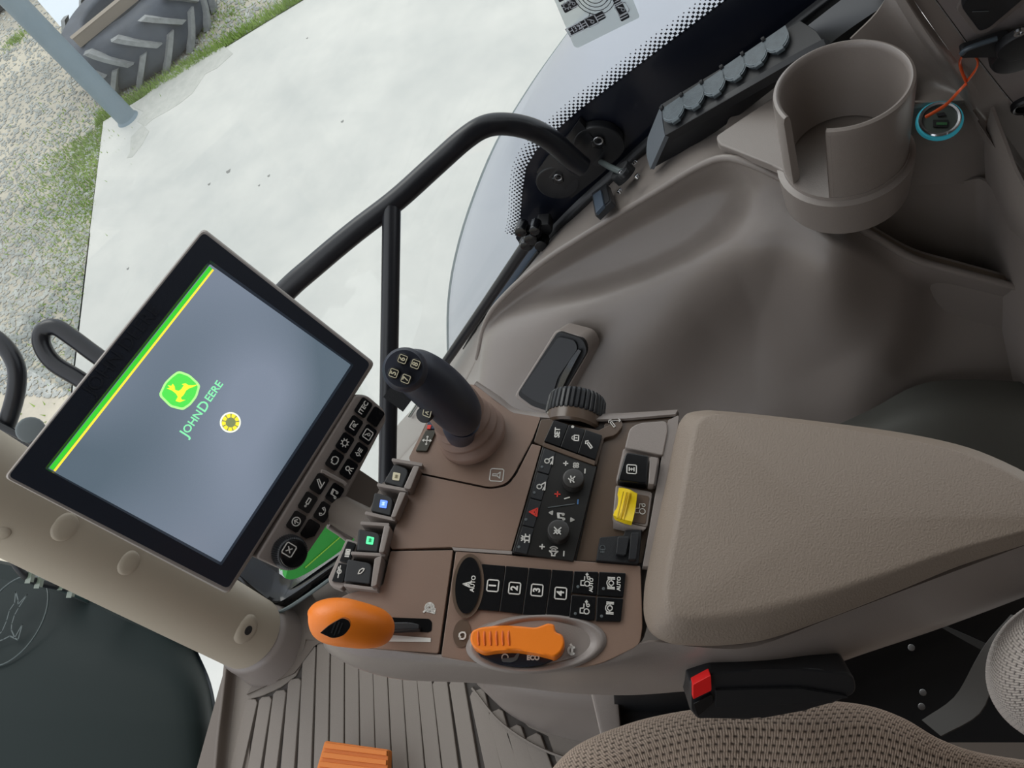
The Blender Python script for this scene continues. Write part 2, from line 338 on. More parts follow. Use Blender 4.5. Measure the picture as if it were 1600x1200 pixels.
# shallow broken patches in the slab edge beside the post
out_a = np.cross(da, (0, 0, 1)); out_a = out_a if out_a.dot(cen-c0) < 0 else -out_a
out_b = np.cross(db, (0, 0, 1)); out_b = out_b if out_b.dot(cen-c0) < 0 else -out_b
def scatter_stones(n, name):
    V = []; Fc = []
    ico = [(0, 0, 1), (.9, 0, .3), (.28, .85, .3), (-.72, .5, .3), (-.72, -.5, .3), (.28, -.85, .3), (0, 0, -.6)]
    for k in range(n):
        p = onz(random.uniform(-60, 480), random.uniform(-60, 620), GZ-.02)
        d = p-c0
        A = d.dot(out_a); B = d.dot(out_b)
        if A < .03 and B < .03: continue
        if np.linalg.norm(d) > 14: continue
        r = random.uniform(.006, .022)*(1+.05*np.linalg.norm(d)); b0 = len(V); q = rng.uniform(.7, 1.3, 3); a = random.random()*6.28
        for v in ico:
            x, y = v[0]*q[0], v[1]*q[1]; V.append((p[0]+r*(x*math.cos(a)-y*math.sin(a)), p[1]+r*(x*math.sin(a)+y*math.cos(a)), p[2]+r*v[2]*q[2]*.8))
        for i in range(5): Fc += [(b0, b0+1+i, b0+1+(i+1) % 5), (b0+6, b0+1+(i+1) % 5, b0+1+i)]
    me = bpy.data.meshes.new(name); me.from_pydata(V, [], Fc); me.materials.append(stonem); return link(name, me)
g = scatter_stones(26000, 'gravel_stones'); tag(g, 'loose grey gravel stones covering the yard beyond the concrete slab', 'gravel', kind='stuff')
V = []; Fc = []
def blade(p, hgt):
    a = random.random()*6.28; wd = .006; b0 = len(V); t = rng.normal(0, .35, 2)*hgt
    V.extend([(p[0]+wd*math.cos(a), p[1]+wd*math.sin(a), p[2]), (p[0]-wd*math.cos(a), p[1]-wd*math.sin(a), p[2]), (p[0]+t[0], p[1]+t[1], p[2]+hgt)]); Fc.append((b0, b0+1, b0+2))
for k in range(9000):
    s_ = random.uniform(-.1, 5); d = abs(random.gauss(0, .10))+.02; p = c0+da*s_+out_a*d; p[2] = GZ-.02; blade(p, random.uniform(.02, .07))
for k in range(3600):
    s_ = abs(random.gauss(0, 1.1)); d = abs(random.gauss(0, .28))+.02; p = c0+db*s_+out_b*d; p[2] = GZ-.02; blade(p, random.uniform(.01, .04))
for (gx, gy, rr) in ((345, 30, .18), (120, 200, .4), (60, 330, .35), (90, 260, .3), (30, 60, .1)):
    c_ = onz(gx, gy, GZ-.02)
    for k in range(330): blade(c_+np.array((random.gauss(0, rr), random.gauss(0, rr), 0)), random.uniform(.015, .05))
me = bpy.data.meshes.new('grass'); me.from_pydata(V, [], Fc); me.materials.append(grassm); tag(link('grass', me), 'thin green grass growing along the edge of the concrete slab', 'grass', kind='stuff')
for pts_, nm in (([(203, 166), (236, 140), (262, 118), (300, 98), (350, 72), (362, 84), (340, 108), (318, 118), (302, 146), (280, 160), (262, 176), (240, 184), (226, 198), (216, 190), (222, 176)], 'spalled_patch'), ([(205, 215), (224, 196), (232, 204), (222, 226), (206, 244), (196, 250), (200, 236)], 'spalled_patch')):
    P_ = [onz(a+random.uniform(-3, 3), b+random.uniform(-3, 3), GZ+.003) for a, b in pts_]; bm = bmesh.new(); add_prism(bm, P_, (0, 0, 1), .01, .002, 1); finish(nm, bm, mat('spalled_concrete', (196, 196, 190), .95, 1, 25, c2=(180, 181, 175), vscale=14) if 'spalled_concrete' not in MATS else MATS['spalled_concrete'], s, smooth=False)
for a, b, r_ in ((357, 268, 1.6), (327, 288, 1.0), (420, 275, .9), (200, 420, .9), (405, 290, .7), (535, 190, 1.0), (480, 60, .8)):
    bm = bmesh.new(); add_lathe(bm, onz(a, b, GZ-.001), (0, 0, 1), [(1e-5, .003), (r_*.012, .0025), (r_*.014, 0)], 7, rfun=lambda r, h, t: r*(1+.3*math.sin(3*t))); finish('chip', bm, MATS.get('chip_grey') or mat('chip_grey', (140, 140, 136), .9), s)
# steel post
pb = onz(200, 186, GZ); wpx = np.linalg.norm(pb-CAM)*16/1405
bt = thing('steel_post', 'grey painted steel post standing on the corner of the concrete slab', 'post', pb)
tube('shaft', [pb, pb+np.array((0, 0, 4.0))], wpx, postm, bt, seg=24)
lathe('weld_collar', pb, (0, 0, 1), [(wpx*.9, .03), (wpx*1.02, .02), (wpx*1.18, 0.0), (wpx*1.18, -.002)], postm, bt, 24)
# tyre lying flat
tb = onz(272, 108, GZ-.02); away = nrm((tb-CAM)*np.array((1, 1, 0))); TR, TW = .72, .46; tcx = tb+away*TR
ty = thing('tractor_tyre', 'worn tractor tyre lying flat on the gravel behind the post', 'tyre', tcx)
prof = [(TR*.52, .03), (TR*.56, 0), (TR*.8, .0), (TR*.93, .04), (TR*.97, TW*.25), (TR*.98, TW*.5), (TR*.97, TW*.75), (TR*.93, TW-.04), (TR*.8, TW), (TR*.56, TW), (TR*.52, TW-.03), (TR*.52, .03)]
lathe('carcass', tcx, (0, 0, 1), prof, tyre, ty, 64, angle=80)
nl = 15
for k in range(nl):
    for sd in (0, 1):
        a0 = (k+.5*sd)/nl*2*math.pi; bm = bmesh.new(); L = []
        for t in np.linspace(0, 1, 5):
            z = (TW*.02+t*TW*.50) if sd == 0 else (TW*.98-t*TW*.50); a = a0+t*.36
            rr = TR*(.955+.02*min(1, t*3)); L.append((a, z, rr))
        Vr = []
        for a, z, rr in L:
            da_ = .052; row = []
            for aa, r2 in ((a-da_*1.2, rr-.02), (a-da_*.8, rr+.04), (a+da_*.8, rr+.04), (a+da_*1.2, rr-.02)):
                row.append(bm.verts.new(tcx+np.array((r2*math.cos(aa), r2*math.sin(aa), z))))
            Vr.append(row)
        for i in range(4):
            for j in range(3): bm.faces.new((Vr[i][j], Vr[i+1][j], Vr[i+1][j+1], Vr[i][j+1]))
        bm.faces.new(Vr[0]); bm.faces.new(Vr[-1][::-1]); finish('lug', bm, lugm, ty, angle=30)
# timber on the tyre, sheet, second tyre
tz = GZ-.02+TW
p1, p2 = onz(118, 66, tz+.05), onz(250, -42, tz+.05); d = nrm(p2-p1); bm = bmesh.new(); add_box(bm, (p1+p2)/2, d, np.cross((0, 0, 1), d), (0, 0, 1), np.linalg.norm(p2-p1), .07, .09, .006)
tag(finish('timber_beam', bm, timber), 'weathered grey timber beam laid across the flat tyre', 'beam')
q = [onz(a, b, GZ+.35) for a, b in ((95, 40), (150, 20), (185, -30), (100, -40), (60, 0))]
bm = bmesh.new(); add_prism(bm, q, (0, 0, 1), .04, .01); tag(finish('pale_sheet', bm, sheetm), 'pale blue white board lying beyond the timber beam', 'board')
t2 = onz(20, 15, GZ-.02)+away*.75
bm = bmesh.new(); add_lathe(bm, t2, (0, 0, 1), [(r*.95, z*.8) for r, z in prof], 48); tag(finish('dark_tyre', bm, mat('dark_tyre_rubber', (52, 58, 68), .7, .4, 40), angle=70), 'dark tyre at the far left corner of the yard', 'tyre')

# ------------------------------------------------------------------ rear fender seen through the side window
fo = [onx(a, b, 1.32) for a, b in ((1075, -120), (1000, -60), (938, 0), (880, 75), (835, 140), (790, 215), (755, 295), (728, 375), (712, 450), (708, 520), (712, 600), (730, 700))]
fi = [onx(a, b, .86) for a, b in ((1500, -160), (1380, -90), (1250, -20), (1130, 70), (1030, 160), (950, 245), (890, 330), (850, 410), (825, 490), (815, 570), (815, 650), (830, 750))]
fl = [p+np.array((.03, .03, -.05)) for p in fo]; fl2 = [p+np.array((.02, -.02, -.12)) for p in fl]
fm = [(a*.7+b*.3)+np.array((0, .0, .015)) for a, b in zip(fo, fi)]
fdr = thing('rear_fender', 'pale grey rear wheel fender curving down outside the side window', 'fender', (1.1, .3, -.6))
surf('fender_skin', [fl2, fl, fo, fm, fi], fenderm, fdr, 3, 4, .006)
surf('fender_edge', [[p+np.array((.012, .012, 0)) for p in fl], [p+np.array((.03, .03, -.03)) for p in fl]], mat('fender_lip_rubber', (172, 180, 180), .6), fdr, 3, 1, .01)
# green lower body outside, behind the monitor
gp = thing('green_body_panel', 'bright green tractor body panel outside under the monitor keypad', 'panel', ony(500, 860, 1.35))
PG = Plane(W(500, 860, 1.75), Xc @ RC.T, Zc @ RC.T); PG = Plane(ony(500, 860, 1.2), (1, 0, 0), (0, .25, 1))
plate('panel_skin', [(498, 800), (560, 838), (540, 872), (470, 925), (440, 925), (452, 880)], PG, 0, .03, greenm, gp, 8, .004)
tube('white_edge_tube', [PG.p(a, b, .02) for a, b in ((560, 850), (510, 892), (478, 913), (450, 912), (438, 902), (436, 892))], .008, mat('white_tube', (225, 232, 235), .3), gp, 10, 5)
bm = bmesh.new()
for k in range(20):
    t = k/19; q = PG.p(478+t*56, 886-t*49, .002); dd = nrm(PG.p(534, 837, .002)-PG.p(478, 886, .002)); add_box(bm, q, dd, np.cross(PG.n, dd), PG.n, .006, .0025, .002)
tag(finish('stitch_row', bm, mat('yellow_green_dash', (150, 200, 60), .5), gp), 'row of pale yellow dashes')

# ------------------------------------------------------------------ hood seen through the windscreen
hd = thing('tractor_hood', 'dark green black engine hood ahead of the windscreen at lower left', 'hood', (0, 1.6, -.6))
hr = [[(345, 1240, 1.30, -.16), (338, 1180, 1.30, -.14), (334, 1120, 1.30, -.13), (322, 1060, 1.31, -.12), (306, 1018, 1.33, -.12)],
      [(325, 1240, 1.32, -.03), (320, 1180, 1.32, -.03), (315, 1120, 1.32, -.03), (305, 1065, 1.33, -.05), (292, 1010, 1.35, -.10)]]
def yz(px, py, z): return onz(px, py, z)
rowsH = []
for xs, zt in ((( 352, 1500), (339, 1180), (335, 1125), (325, 1068), (303, 1016)), -.16), (((340, 1500), (318, 1180), (312, 1120), (300, 1062), (280, 1005)), -.06), (((270, 1520), (240, 1180), (230, 1110), (222, 1040), (215, 978)), -.02), (((130, 1540), (110, 1190), (100, 1100), (98, 1010), (95, 928)), .0), (((-30, 1560), (-50, 1200), (-50, 1100), (-50, 1000), (-50, 893)), .0), (((-200, 1590), (-200, 1220), (-200, 1110), (-200, 1000), (-200, 860)), .0):
    r_ = []
    for i, (a, b) in enumerate(xs): r_.append(yz(a, b, zt-(.012 if i == 3 else (.06 if i == 4 else 0))))
    rowsH.append(r_)
surf('hood_skin', rowsH, hoodm, hd, 5, 5, .008)
# rounded flank of the hood, falling away on the right side
fl_ = [r_[-1] for r_ in rowsH]
surf('hood_flank', [fl_, [p+np.array((.05, 0, -.05)) for p in fl_], [p+np.array((.06, 0, -.5)) for p in fl_]], hoodm, hd, 5, 3, .006)
re_ = rowsH[0]; surf('hood_rear', [re_, [p+np.array((0, .03, -.03)) for p in re_], [p+np.array((0, .3, -.3)) for p in re_]], mat('hood_rear_paint', (28, 34, 40), .4), hd, 5, 3, .006)
PH = Plane((0, 1.6, .002), (1, 0, 0), (0, 1, 0))
cH = PH.p(18, 968); rH = np.linalg.norm(PH.p(68, 968)-cH)
bm = bmesh.new(); add_tube(bm, [cH+rH*np.array((math.cos(t), math.sin(t), 0)) for t in np.linspace(0, 6.283, 40, endpoint=False)], .002, 6, closed=True); finish('badge_ring', bm, mat('hood_badge', (62, 72, 71), .4), hd)
DEER = [(-1, .45), (-.8, .5), (-.62, .62), (-.55, .3), (-.35, .12), (0, .12), (.35, .2), (.6, .1), (1, .28), (.7, -.02), (.55, -.1), (.9, -.35), (.45, -.2), (.2, -.15), (-.1, -.2), (-.3, -.3), (-.55, -.62), (-.1, -.72), (-.62, -.82), (-.5, -.35), (-.62, -.1), (-.72, .2), (-1.05, .22)]
icon([DEER+[DEER[0]]], PH, 14, 970, rH*.65, MATS['hood_badge'], hd, 'badge_relief', wd=.003, h=.001)
# cable and bracket beyond the hood flank
hs = thing('hose_and_bracket', 'black hose with clear fittings running beside the dark hood', 'hose', ony(60, 900, 1.5))
tube('hose', [ony(a, b, 1.5) for a, b in ((10, 850), (20, 875), (48, 905), (100, 918), (170, 935), (240, 955))], .008, black, hs, 8, 5)
for a, b in ((48, 903), (62, 911), (98, 914), (112, 926)):
    bm = bmesh.new(); add_box(bm, ony(a, b, 1.49), (1, 0, .2), (0, 1, 0), (-.2, 0, 1), .016, .009, .010, .003); finish('fitting', bm, mat('clear_fitting', (112, 122, 108), .2, coat=.6), hs)
surf('side_tray', [[ony(a, b, 1.62) for a, b in ((60, 905), (120, 930), (230, 980), (312, 1018))], [ony(a, b, 1.75) for a, b in ((72, 870), (150, 890), (270, 940), (330, 985))]], mat('side_tray_metal', (58, 74, 72), .4), hs, 4, 2, .006)
bm = bmesh.new(); add_lathe(bm, ony(236, 980, 1.56), (0, -.2, 1), disc_prof(.026, .004), 20); finish('tray_hole', bm, blackm, hs)

# ------------------------------------------------------------------ cab floor and mat
PF = Plane((0, 0, 0), (1, 0, 0), (0, 1, 0))
fx0 = PF.p(340, 1060)[1]
bm = bmesh.new(); add_prism(bm, [np.array(p) for p in ((-1.0, -1, -.012), (.62, -1, -.012), (.62, .55, -.012), tuple(PF.p(640, 805, -.012)), tuple(PF.p(520, 893, -.012)), tuple(PF.p(432, 955, -.012)), tuple(PF.p(352, 1050, -.012)), (-1.0, fx0, -.012))], (0, 0, 1), .08, .004)
tag(finish('floor', bm, darkbeige), kind='structure')
mt = thing('floor_mat', 'taupe ribbed rubber floor mat in front of the seat', 'floor mat', (.1, .6, 0))
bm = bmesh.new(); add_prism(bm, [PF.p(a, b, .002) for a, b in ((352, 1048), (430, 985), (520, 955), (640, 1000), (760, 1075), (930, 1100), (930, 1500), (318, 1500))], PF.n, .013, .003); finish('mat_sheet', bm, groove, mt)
for q_ in ([(352, 1048), (430, 985), (520, 955), (560, 985), (590, 1030), (500, 1004), (483, 1010), (462, 1056), (438, 1074), (412, 1086), (393, 1092), (352, 1300), (330, 1300)], [(705, 1050), (770, 1050), (965, 1150), (965, 1300), (905, 1300), (856, 1150), (826, 1136), (798, 1108), (770, 1078), (738, 1058)]):
    bm = bmesh.new(); add_prism(bm, [PF.p(a, b, .006) for a, b in q_], PF.n, .006, .001, 1); finish('flat_border', bm, matm, mt)
# ribs, each a raised strip with rounded top, running across the cab
tops = [(393, 1092, 366, 1210), (415, 1088, 393, 1220), (437, 1078, 419, 1220), (460, 1060, 447, 1220), (483, 1008, 474, 1220), (505, 1000, 500, 1220), (527, 1010, 525, 1220), (549, 1020, 550, 1220), (571, 1030, 575, 1220), (593, 1040, 600, 1220), (616, 1045, 626, 1220), (639, 1050, 652, 1220), (662, 1055, 679, 1220), (686, 1060, 706, 1220), (712, 1060, 738, 1220), (744, 1078, 775, 1220), (772, 1110, 806, 1230), (800, 1135, 836, 1240), (830, 1148, 866, 1250)]
for (a, b, c, d_) in tops:
    def pp(x, y): return PF.p(x, y, .009)
    A, B = pp(a, b), pp(c, d_); B = A+(B-A)*2.2; dd = nrm(B-A); s_ = np.cross((0, 0, 1), dd)*.0142
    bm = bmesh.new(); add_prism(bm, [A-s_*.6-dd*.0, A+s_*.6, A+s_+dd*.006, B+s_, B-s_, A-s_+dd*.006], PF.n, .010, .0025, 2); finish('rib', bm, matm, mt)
# upstanding front rim of the mat
rim = [PF.p(a, b) for a, b in ((352, 1036), (345, 1100), (338, 1160), (330, 1260))]
surf('front_rim', [[onz(a-2, b, .03) for a, b in ((352, 1036), (345, 1100), (338, 1160), (330, 1260))], [onz(a+4, b, .03) for a, b in ((352, 1036), (345, 1100), (338, 1160), (330, 1260))], [p+np.array((0, -.035, .006)) for p in rim], [p+np.array((0, -.08, .004)) for p in rim]], darkbeige, mt, 3, 3, .006)
surf('mat_border', [[PF.p(a, b, .012) for a, b in ((440, 1000), (470, 985), (500, 985), (530, 1000))], [PF.p(a, b, .010) for a, b in ((385, 1085), (440, 1060), (465, 1045), (480, 1000))]], darkbeige, mt, 3, 2, .004)
# orange pedal
od = thing('orange_pedal', 'orange ribbed pedal pad on the floor mat at the bottom edge', 'pedal', PF.p(550, 1185))
PO = PF.up(.07)
plate('pedal_base', [(507, 1157), (607, 1171), (603, 1260), (480, 1250)], PO, 0, .012, orangem, od, 4, .003)
tube('pedal_arm', [PO.p(550, 1215, -.01), PO.p(548, 1225, -.03), PO.p(545, 1232, -.066)], .012, blackm, od, 12)
for k in range(7):
    t = k*14.5; bm = bmesh.new(); add_prism(bm, [PO.p(a, b, .004) for a, b in ((508-t*.28, 1160+t), (604-t*.05, 1173+t), (604-t*.07, 1181+t), (506-t*.28, 1169+t))], PO.n, .005, .0015); finish('ridge', bm, orangem, od)
# seat base post (beige) and column foot seen beneath the console
sb = thing('console_pedestal', 'taupe curved pedestal foot under the armrest console', 'pedestal', onz(850, 1120, 0))
surf('pedestal_shell', [[W(a, b, .95) for a, b in ((735, 1050), (800, 1050), (870, 1050), (960, 1050))], [W(a, b, c) for a, b, c in ((745, 1068, 1.05), (790, 1095, 1.0), (860, 1110, .98), (955, 1112, .96))], [W(a, b, c) for a, b, c in ((748, 1072, 1.25), (800, 1118, 1.22), (870, 1148, 1.18), (955, 1160, 1.1))], [W(a, b, c) for a, b, c in ((750, 1074, 1.36), (802, 1122, 1.33), (875, 1155, 1.32), (955, 1170, 1.3))]], beige, sb, 5, 4, .004)
surf('foot_border', [[W(a, b, c) for a, b, c in ((744, 1066, 1.36), (797, 1118, 1.34), (870, 1152, 1.33), (955, 1166, 1.32))], [PF.p(a, b, .014) for a, b in ((738, 1074), (785, 1130), (860, 1175), (955, 1200))]], matm, sb, 5, 2, .003)
bm = bmesh.new(); add_prism(bm, [W(a, b, .86) for a, b in ((922, 1078), (966, 1080), (975, 1200), (950, 1200))], nrm(CAM-W(940, 1100, .86)), .03, .004); finish('pedestal_post', bm, padside, sb)

# ------------------------------------------------------------------ beige pillar at the windscreen
plr = thing('front_pillar', 'beige round pillar leaning behind the monitor with round bosses', 'pillar', onz(425, 1010, 0))
PA, PB = W(388, 988, 1.42), W(-190, 668, .86); PB = PA+(PB-PA)*1.75
tA = PA; dirp = nrm(PB-PA)
tube('pillar_sleeve', [PA+dirp*t for t in np.linspace(0, np.linalg.norm(PB-PA), 8)], [.066]*8, pillarm, plr, 32)
tube('pillar_cap', [PA-dirp*.002, PA-dirp*.008, PA-dirp*.016, PA-dirp*.035, PA-dirp*.08, PA-dirp*.1], [.064, .069, .072, .073, .078, .082], beige, plr, 32)
def onpillar(px, py):
    r = nrm(ray(px, py)); w0 = CAM-PA; a = dirp; # ray / cylinder
    rp_ = r-a*r.dot(a); wp_ = w0-a*w0.dot(a); A_ = rp_.dot(rp_); B_ = 2*rp_.dot(wp_); C_ = wp_.dot(wp_)-.066**2
    D_ = max(B_*B_-4*A_*C_, 0); t = (-B_-math.sqrt(D_))/(2*A_); p = CAM+r*t; nn = (p-PA)-a*(p-PA).dot(a); return p, nrm(nn)
for a, b, r_ in ((102, 824, .017), (202, 880, .016), (2, 834, .010)):
    p, n_ = onpillar(a, b); lathe('boss', p-n_*.004, n_, [(r_*1.15, 0), (r_*1.1, .003), (r_*.95, .0055), (r_*.6, .0065), (1e-5, .0066)], pillarm, plr, 24, angle=60)
p, n_ = onpillar(386, 984)
lathe('boss', p-n_*.004, n_, [(.026, 0), (.022, .006), (.014, .007), (1e-5, .007)], pillarm, plr, 24, angle=50)
lathe('bolt_hole', p-n_*.001, n_, [(.008, 0), (.008, .005), (.0001, .0052)], blackm, plr, 20)
# black lower window frame and latch at the pillar foot
bf = thing('black_window_frame', 'glossy black rounded lower window frame between monitor and console', 'window frame', W(430, 930, 1.45))
surf('frame_rail', [[W(a, b, 1.48) for a, b in ((345, 900), (400, 948), (425, 962), (455, 950), (520, 905), (600, 850))], [W(a, b, 1.44) for a, b in ((365, 890), (405, 925), (430, 940), (455, 930), (515, 888), (590, 835))], [W(a, b, 1.50) for a, b in ((372, 850), (412, 880), (436, 896), (458, 905), (505, 880), (580, 825))]], glossb, bf, 5, 4, .02)
tube('frame_bead', [W(a, b, 1.43) for a, b in ((352, 905), (400, 947), (426, 958), (458, 945), (525, 898), (590, 850))], .0035, mat('grey_bead', (90, 100, 100), .3), bf, 8, 5)
surf('frame_backing', [[W(a, b, 1.6) for a, b in ((330, 880), (390, 925), (432, 935))], [W(a, b, 1.6) for a, b in ((340, 800), (400, 840), (436, 860))]], blackm, bf, 2, 2, .01)

# tubes behind the monitor
lp = thing('mirror_bracket_loop', 'black bent tube loop sticking out above the monitor left edge', 'tube', W(110, 560, 1.3))
tube('loop_tube', [W(a, b, 1.3) for a, b in ((215, 600), (150, 555), (112, 527), (86, 511), (67, 518), (66, 540), (85, 568), (128, 595), (190, 640), (235, 700))]+[W(262, 780, 1.27), W(268, 880, 1.24)], .0145, tubeb, lp, 14, 6)
l2 = thing('curved_mirror_tube', 'black curved tube entering at the left edge', 'tube', W(10, 650, 1.3))
tube('bent_tube', [W(a, b, 1.3) for a, b in ((-60, 500), (-20, 520), (8, 542), (25, 572), (26, 605), (18, 640), (6, 675))], .0145, tubeb, l2, 14, 6)
surf('base_rail', [[W(a, b, 1.3) for a, b in ((-60, 640), (0, 662), (80, 700), (120, 720))], [W(a, b, 1.3) for a, b in ((-60, 668), (0, 690), (60, 718), (110, 742))], [W(a, b, 1.34) for a, b in ((-60, 690), (0, 712), (50, 738), (100, 760))]], black, l2, 3, 3, .012)
tube('rail_ridge', [W(a, b, 1.28) for a, b in ((-60, 632), (0, 665), (50, 690), (80, 708))], .007, glossb, l2, 8, 3)
lathe('boss_cap', W(48, 672, 1.29), nrm(CAM-W(48, 672, 1.29)), disc_prof(.022, .02), mat('grey_cap', (105, 112, 114), .5), l2, 20)

# ------------------------------------------------------------------ side window with black printed border
GX = .775
PW = Plane((GX, 0, 0), (0, 1, 0), (0, 0, 1))   # normal +x
PW = Plane((GX, 0, 0), (0, -1, 0), (0, 0, 1))  # normal -x, toward the driver
seal_line = [(600, 760), (640, 690), (690, 600), (745, 510), (805, 430), (850, 375), (905, 318), (960, 268), (1010, 222), (1070, 172), (1160, 100), (1260, 20), (1340, -40), (1500, -150)]
bm = bmesh.new(); low = [PW.p(a, b) for a, b in seal_line]; top_ = [np.array((GX, low[-1][1]-.1, 1.6)), np.array((GX, low[0][1]+.5, 1.6)), np.array((GX, low[0][1]+.5, low[0][2]-.2))]
add_prism(bm, low+top_, PW.n, .004); wn = finish('window_1', bm, glassm, smooth=False); tag(wn, kind='structure')
frit_e = [(806, 372), (813, 340), (816, 300), (822, 262), (838, 235), (868, 205), (905, 172), (950, 138), (1000, 100), (1060, 55), (1120, 10), (1200, -50), (1300, -120)]
PWi = PW.up(.0045)
fr_poly = frit_e+[(1500, -150), (1340, -40), (1260, 20), (1160, 100), (1070, 172), (1010, 222), (960, 268), (905, 318), (850, 375), (825, 400)]
fritm = mat('black_ceramic_print', (22, 26, 38), .3, coat=.3)
bm = bmesh.new(); add_prism(bm, [PWi.p(a, b) for a, b in fr_poly], PWi.n, .0006); finish('printed_border', bm, fritm, wn, smooth=False)
bm = bmesh.new(); E3 = spline([PWi.p(a, b) for a, b in frit_e], 8); acc = 0; dl = []
for i in range(len(E3)-1):
    L = np.linalg.norm(E3[i+1]-E3[i]); n_ = max(1, int(L/.0008))
    for k in range(n_): dl.append(E3[i]+(E3[i+1]-E3[i])*k/n_)
step = .0068; s_ = [dl[0]]
for p in dl:
    if np.linalg.norm(p-s_[-1]) >= step: s_.append(p)
for i in range(1, len(s_)-1):
    t = nrm(s_[i+1]-s_[i-1]); o_ = np.cross(t, PWi.n)
    if o_[2] < 0: o_ = -o_
    for j in range(6):
        sz = [.0052, .0048, .0042, .0034, .0026, .0018][j]; c_ = s_[i]+o_*(j*.0034+.0005)+t*(step/2 if j % 2 else 0)
        d1 = nrm(t+o_)*sz/2*1.0; d2 = nrm(t-o_)*sz/2*1.0
        add_prism(bm, [c_+d1, c_+d2, c_-d1, c_-d2], PWi.n, .0004)
tag(finish('dot_fade', bm, fritm, wn, smooth=False), kind='stuff')
# rubber seal strip
surf('window_seal', [[PW.p(a-4, b-4, .012) for a, b in seal_line[2:]], [PW.p(a+4, b+5, .020) for a, b in seal_line[2:]], [PW.p(a+11, b+13, .012) for a, b in seal_line[2:]]], black, wn, 3, 3, .006)
# decal on the glass
dc = thing('window_decal', 'pale control diagram sticker on the glass at the top edge', 'sticker', PWi.p(940, 30))
fm_ = plate('backing_film', [(862, -10), (897, 73), (903, 75), (1000, 27), (985, -10), (960, -60), (845, -60)], PW, .0055, .0006, mat('decal_film', (222, 234, 235), .4), dc, 4, 0)
MATS['decal_film'].node_tree.nodes['Principled BSDF'].inputs['Alpha'].default_value = .45
PD = PW.up(.006)
ux = nrm(PD.p(945, 22)-PD.p(890, 50)); PDd = Plane(PD.o, ux, np.cross(PD.n, ux))
def dlab(pts, h=.0004): return plate('label_block', pts, PDd, h, .0005, fritm, dc, 2, 0)
dlab([(887, 44), (941, 17), (947, 28), (893, 56)]); dlab([(957, 0), (967, -5), (984, 27), (971, 34)]); dlab([(876, 8), (898, -2), (903, 10), (883, 21)]); dlab([(864, -20), (880, -14), (882, 0), (874, 4)])
dk = mat('pale_print', (220, 226, 235), .5)
icon([[(-1.4, -.8), (1.4, -.8), (1.4, .8), (-1.4, .8), (-1.4, -.8)]], PDd, 898, 46, .0062, dk, dc, 'label_symbol', h=.0006, wd=.0012); text('H32', PDd, 898, 46, .009, dk, dc, h=.0006)
icon(IC['door'], PDd, 924, 33, .006, dk, dc, 'label_symbol', h=.0006); icon(IC['door'], PDd, 972, 14, .006, dk, dc, 'label_symbol', h=.0006); icon(IC['gear'], PDd, 885, 9, .005, dk, dc, 'label_symbol', h=.0006); icon(IC['door'], PDd, 895, 5, .005, dk, dc, 'label_symbol', h=.0006)
for a, b in ((910, 40), (939, 26), (975, 25), (965, 3)): icon([[(-1, .3), (1, .3)], [(-.9, -.3), (.7, -.3)]], PDd, a, b, .005, dk, dc, 'label_line', h=.0006)
bm = bmesh.new()
for k in range(5):
    r_ = .022*(1-k*.17); cc = PDd.p(928, -12, .0006); add_tube(bm, [cc+PDd.ex*r_*math.cos(t)+PDd.ey*r_*1.2*math.sin(t) for t in np.linspace(0, 6.283, 24, endpoint=False)], .0004, 4, closed=True)
finish('contour_drawing', bm, black, dc)
icon([[(0, 0), (-1, -1)]], PDd, 922, 20, .008, black, dc, 'leader_line', wd=.0008, h=.0006); icon([[(0, 0), (1, .4)]], PDd, 946, 4, .008, black, dc, 'leader_line', wd=.0008, h=.0006)

# ------------------------------------------------------------------ grab rail across the window
gr = thing('grab_rail', 'black bent tubular grab rail bolted to the window border', 'rail', onx(905, 250, .72))
DX = [(912, 262, .965, .0165), (893, 248, .955, .0185), (862, 220, .93, .019), (830, 202, .91, .019), (790, 194, .90, .019), (757, 198, .89, .019), (725, 218, .89, .019), (680, 258, .90, .019), (620, 312, .91, .019), (555, 362, .92, .019), (495, 412, .93, .019), (440, 462, .94, .019), (380, 540, .95, .019), (340, 640, .97, .019)]
RS = 17.5/1200
P_ = [W(a, b, c) for a, b, c, d in DX]; tube('rail_tube', P_, [c*RS*(1 if d > .0166 else .9) for a, b, c, d in DX], tubeb, gr, 18, 6)
p0 = W(612, 322, .91); p1 = W(603, 880, .86)
tube('brace_tube', [p0+(p1-p0)*t for t in np.linspace(0, 1, 6)], [.91*14.5/1200*(1-t*.1) for t in np.linspace(0, 1, 6)], tubeb, gr, 16)
for (cx, cy, rx) in ((935, 220, 40), (872, 277, 34)):
    c_ = PW.p(cx, cy, .006); rr = rx/1200*PW.depth(cx, cy)
    lathe('mounting_plate', c_, PW.n, disc_prof(rr, .012, .003), black, gr, 36)
    lathe('bolt', PW.p(cx, cy, .017), PW.n, disc_prof(rr*.28, .006), glossb, gr, 6, angle=20)
    lathe('bolt_socket', PW.p(cx, cy, .023), PW.n, [(rr*.13, .0004), (rr*.18, .001), (rr*.2, .0)], steelm, gr, 12)
surf('plate_bridge', [[PW.p(a, b, .014) for a, b in ((905, 188), (885, 215), (860, 240), (838, 270))], [PW.p(a, b, .02) for a, b in ((930, 220), (915, 240), (893, 262), (872, 285))], [PW.p(a, b, .014) for a, b in ((960, 252), (940, 272), (918, 290), (893, 310))]], black, gr, 4, 4, .008)

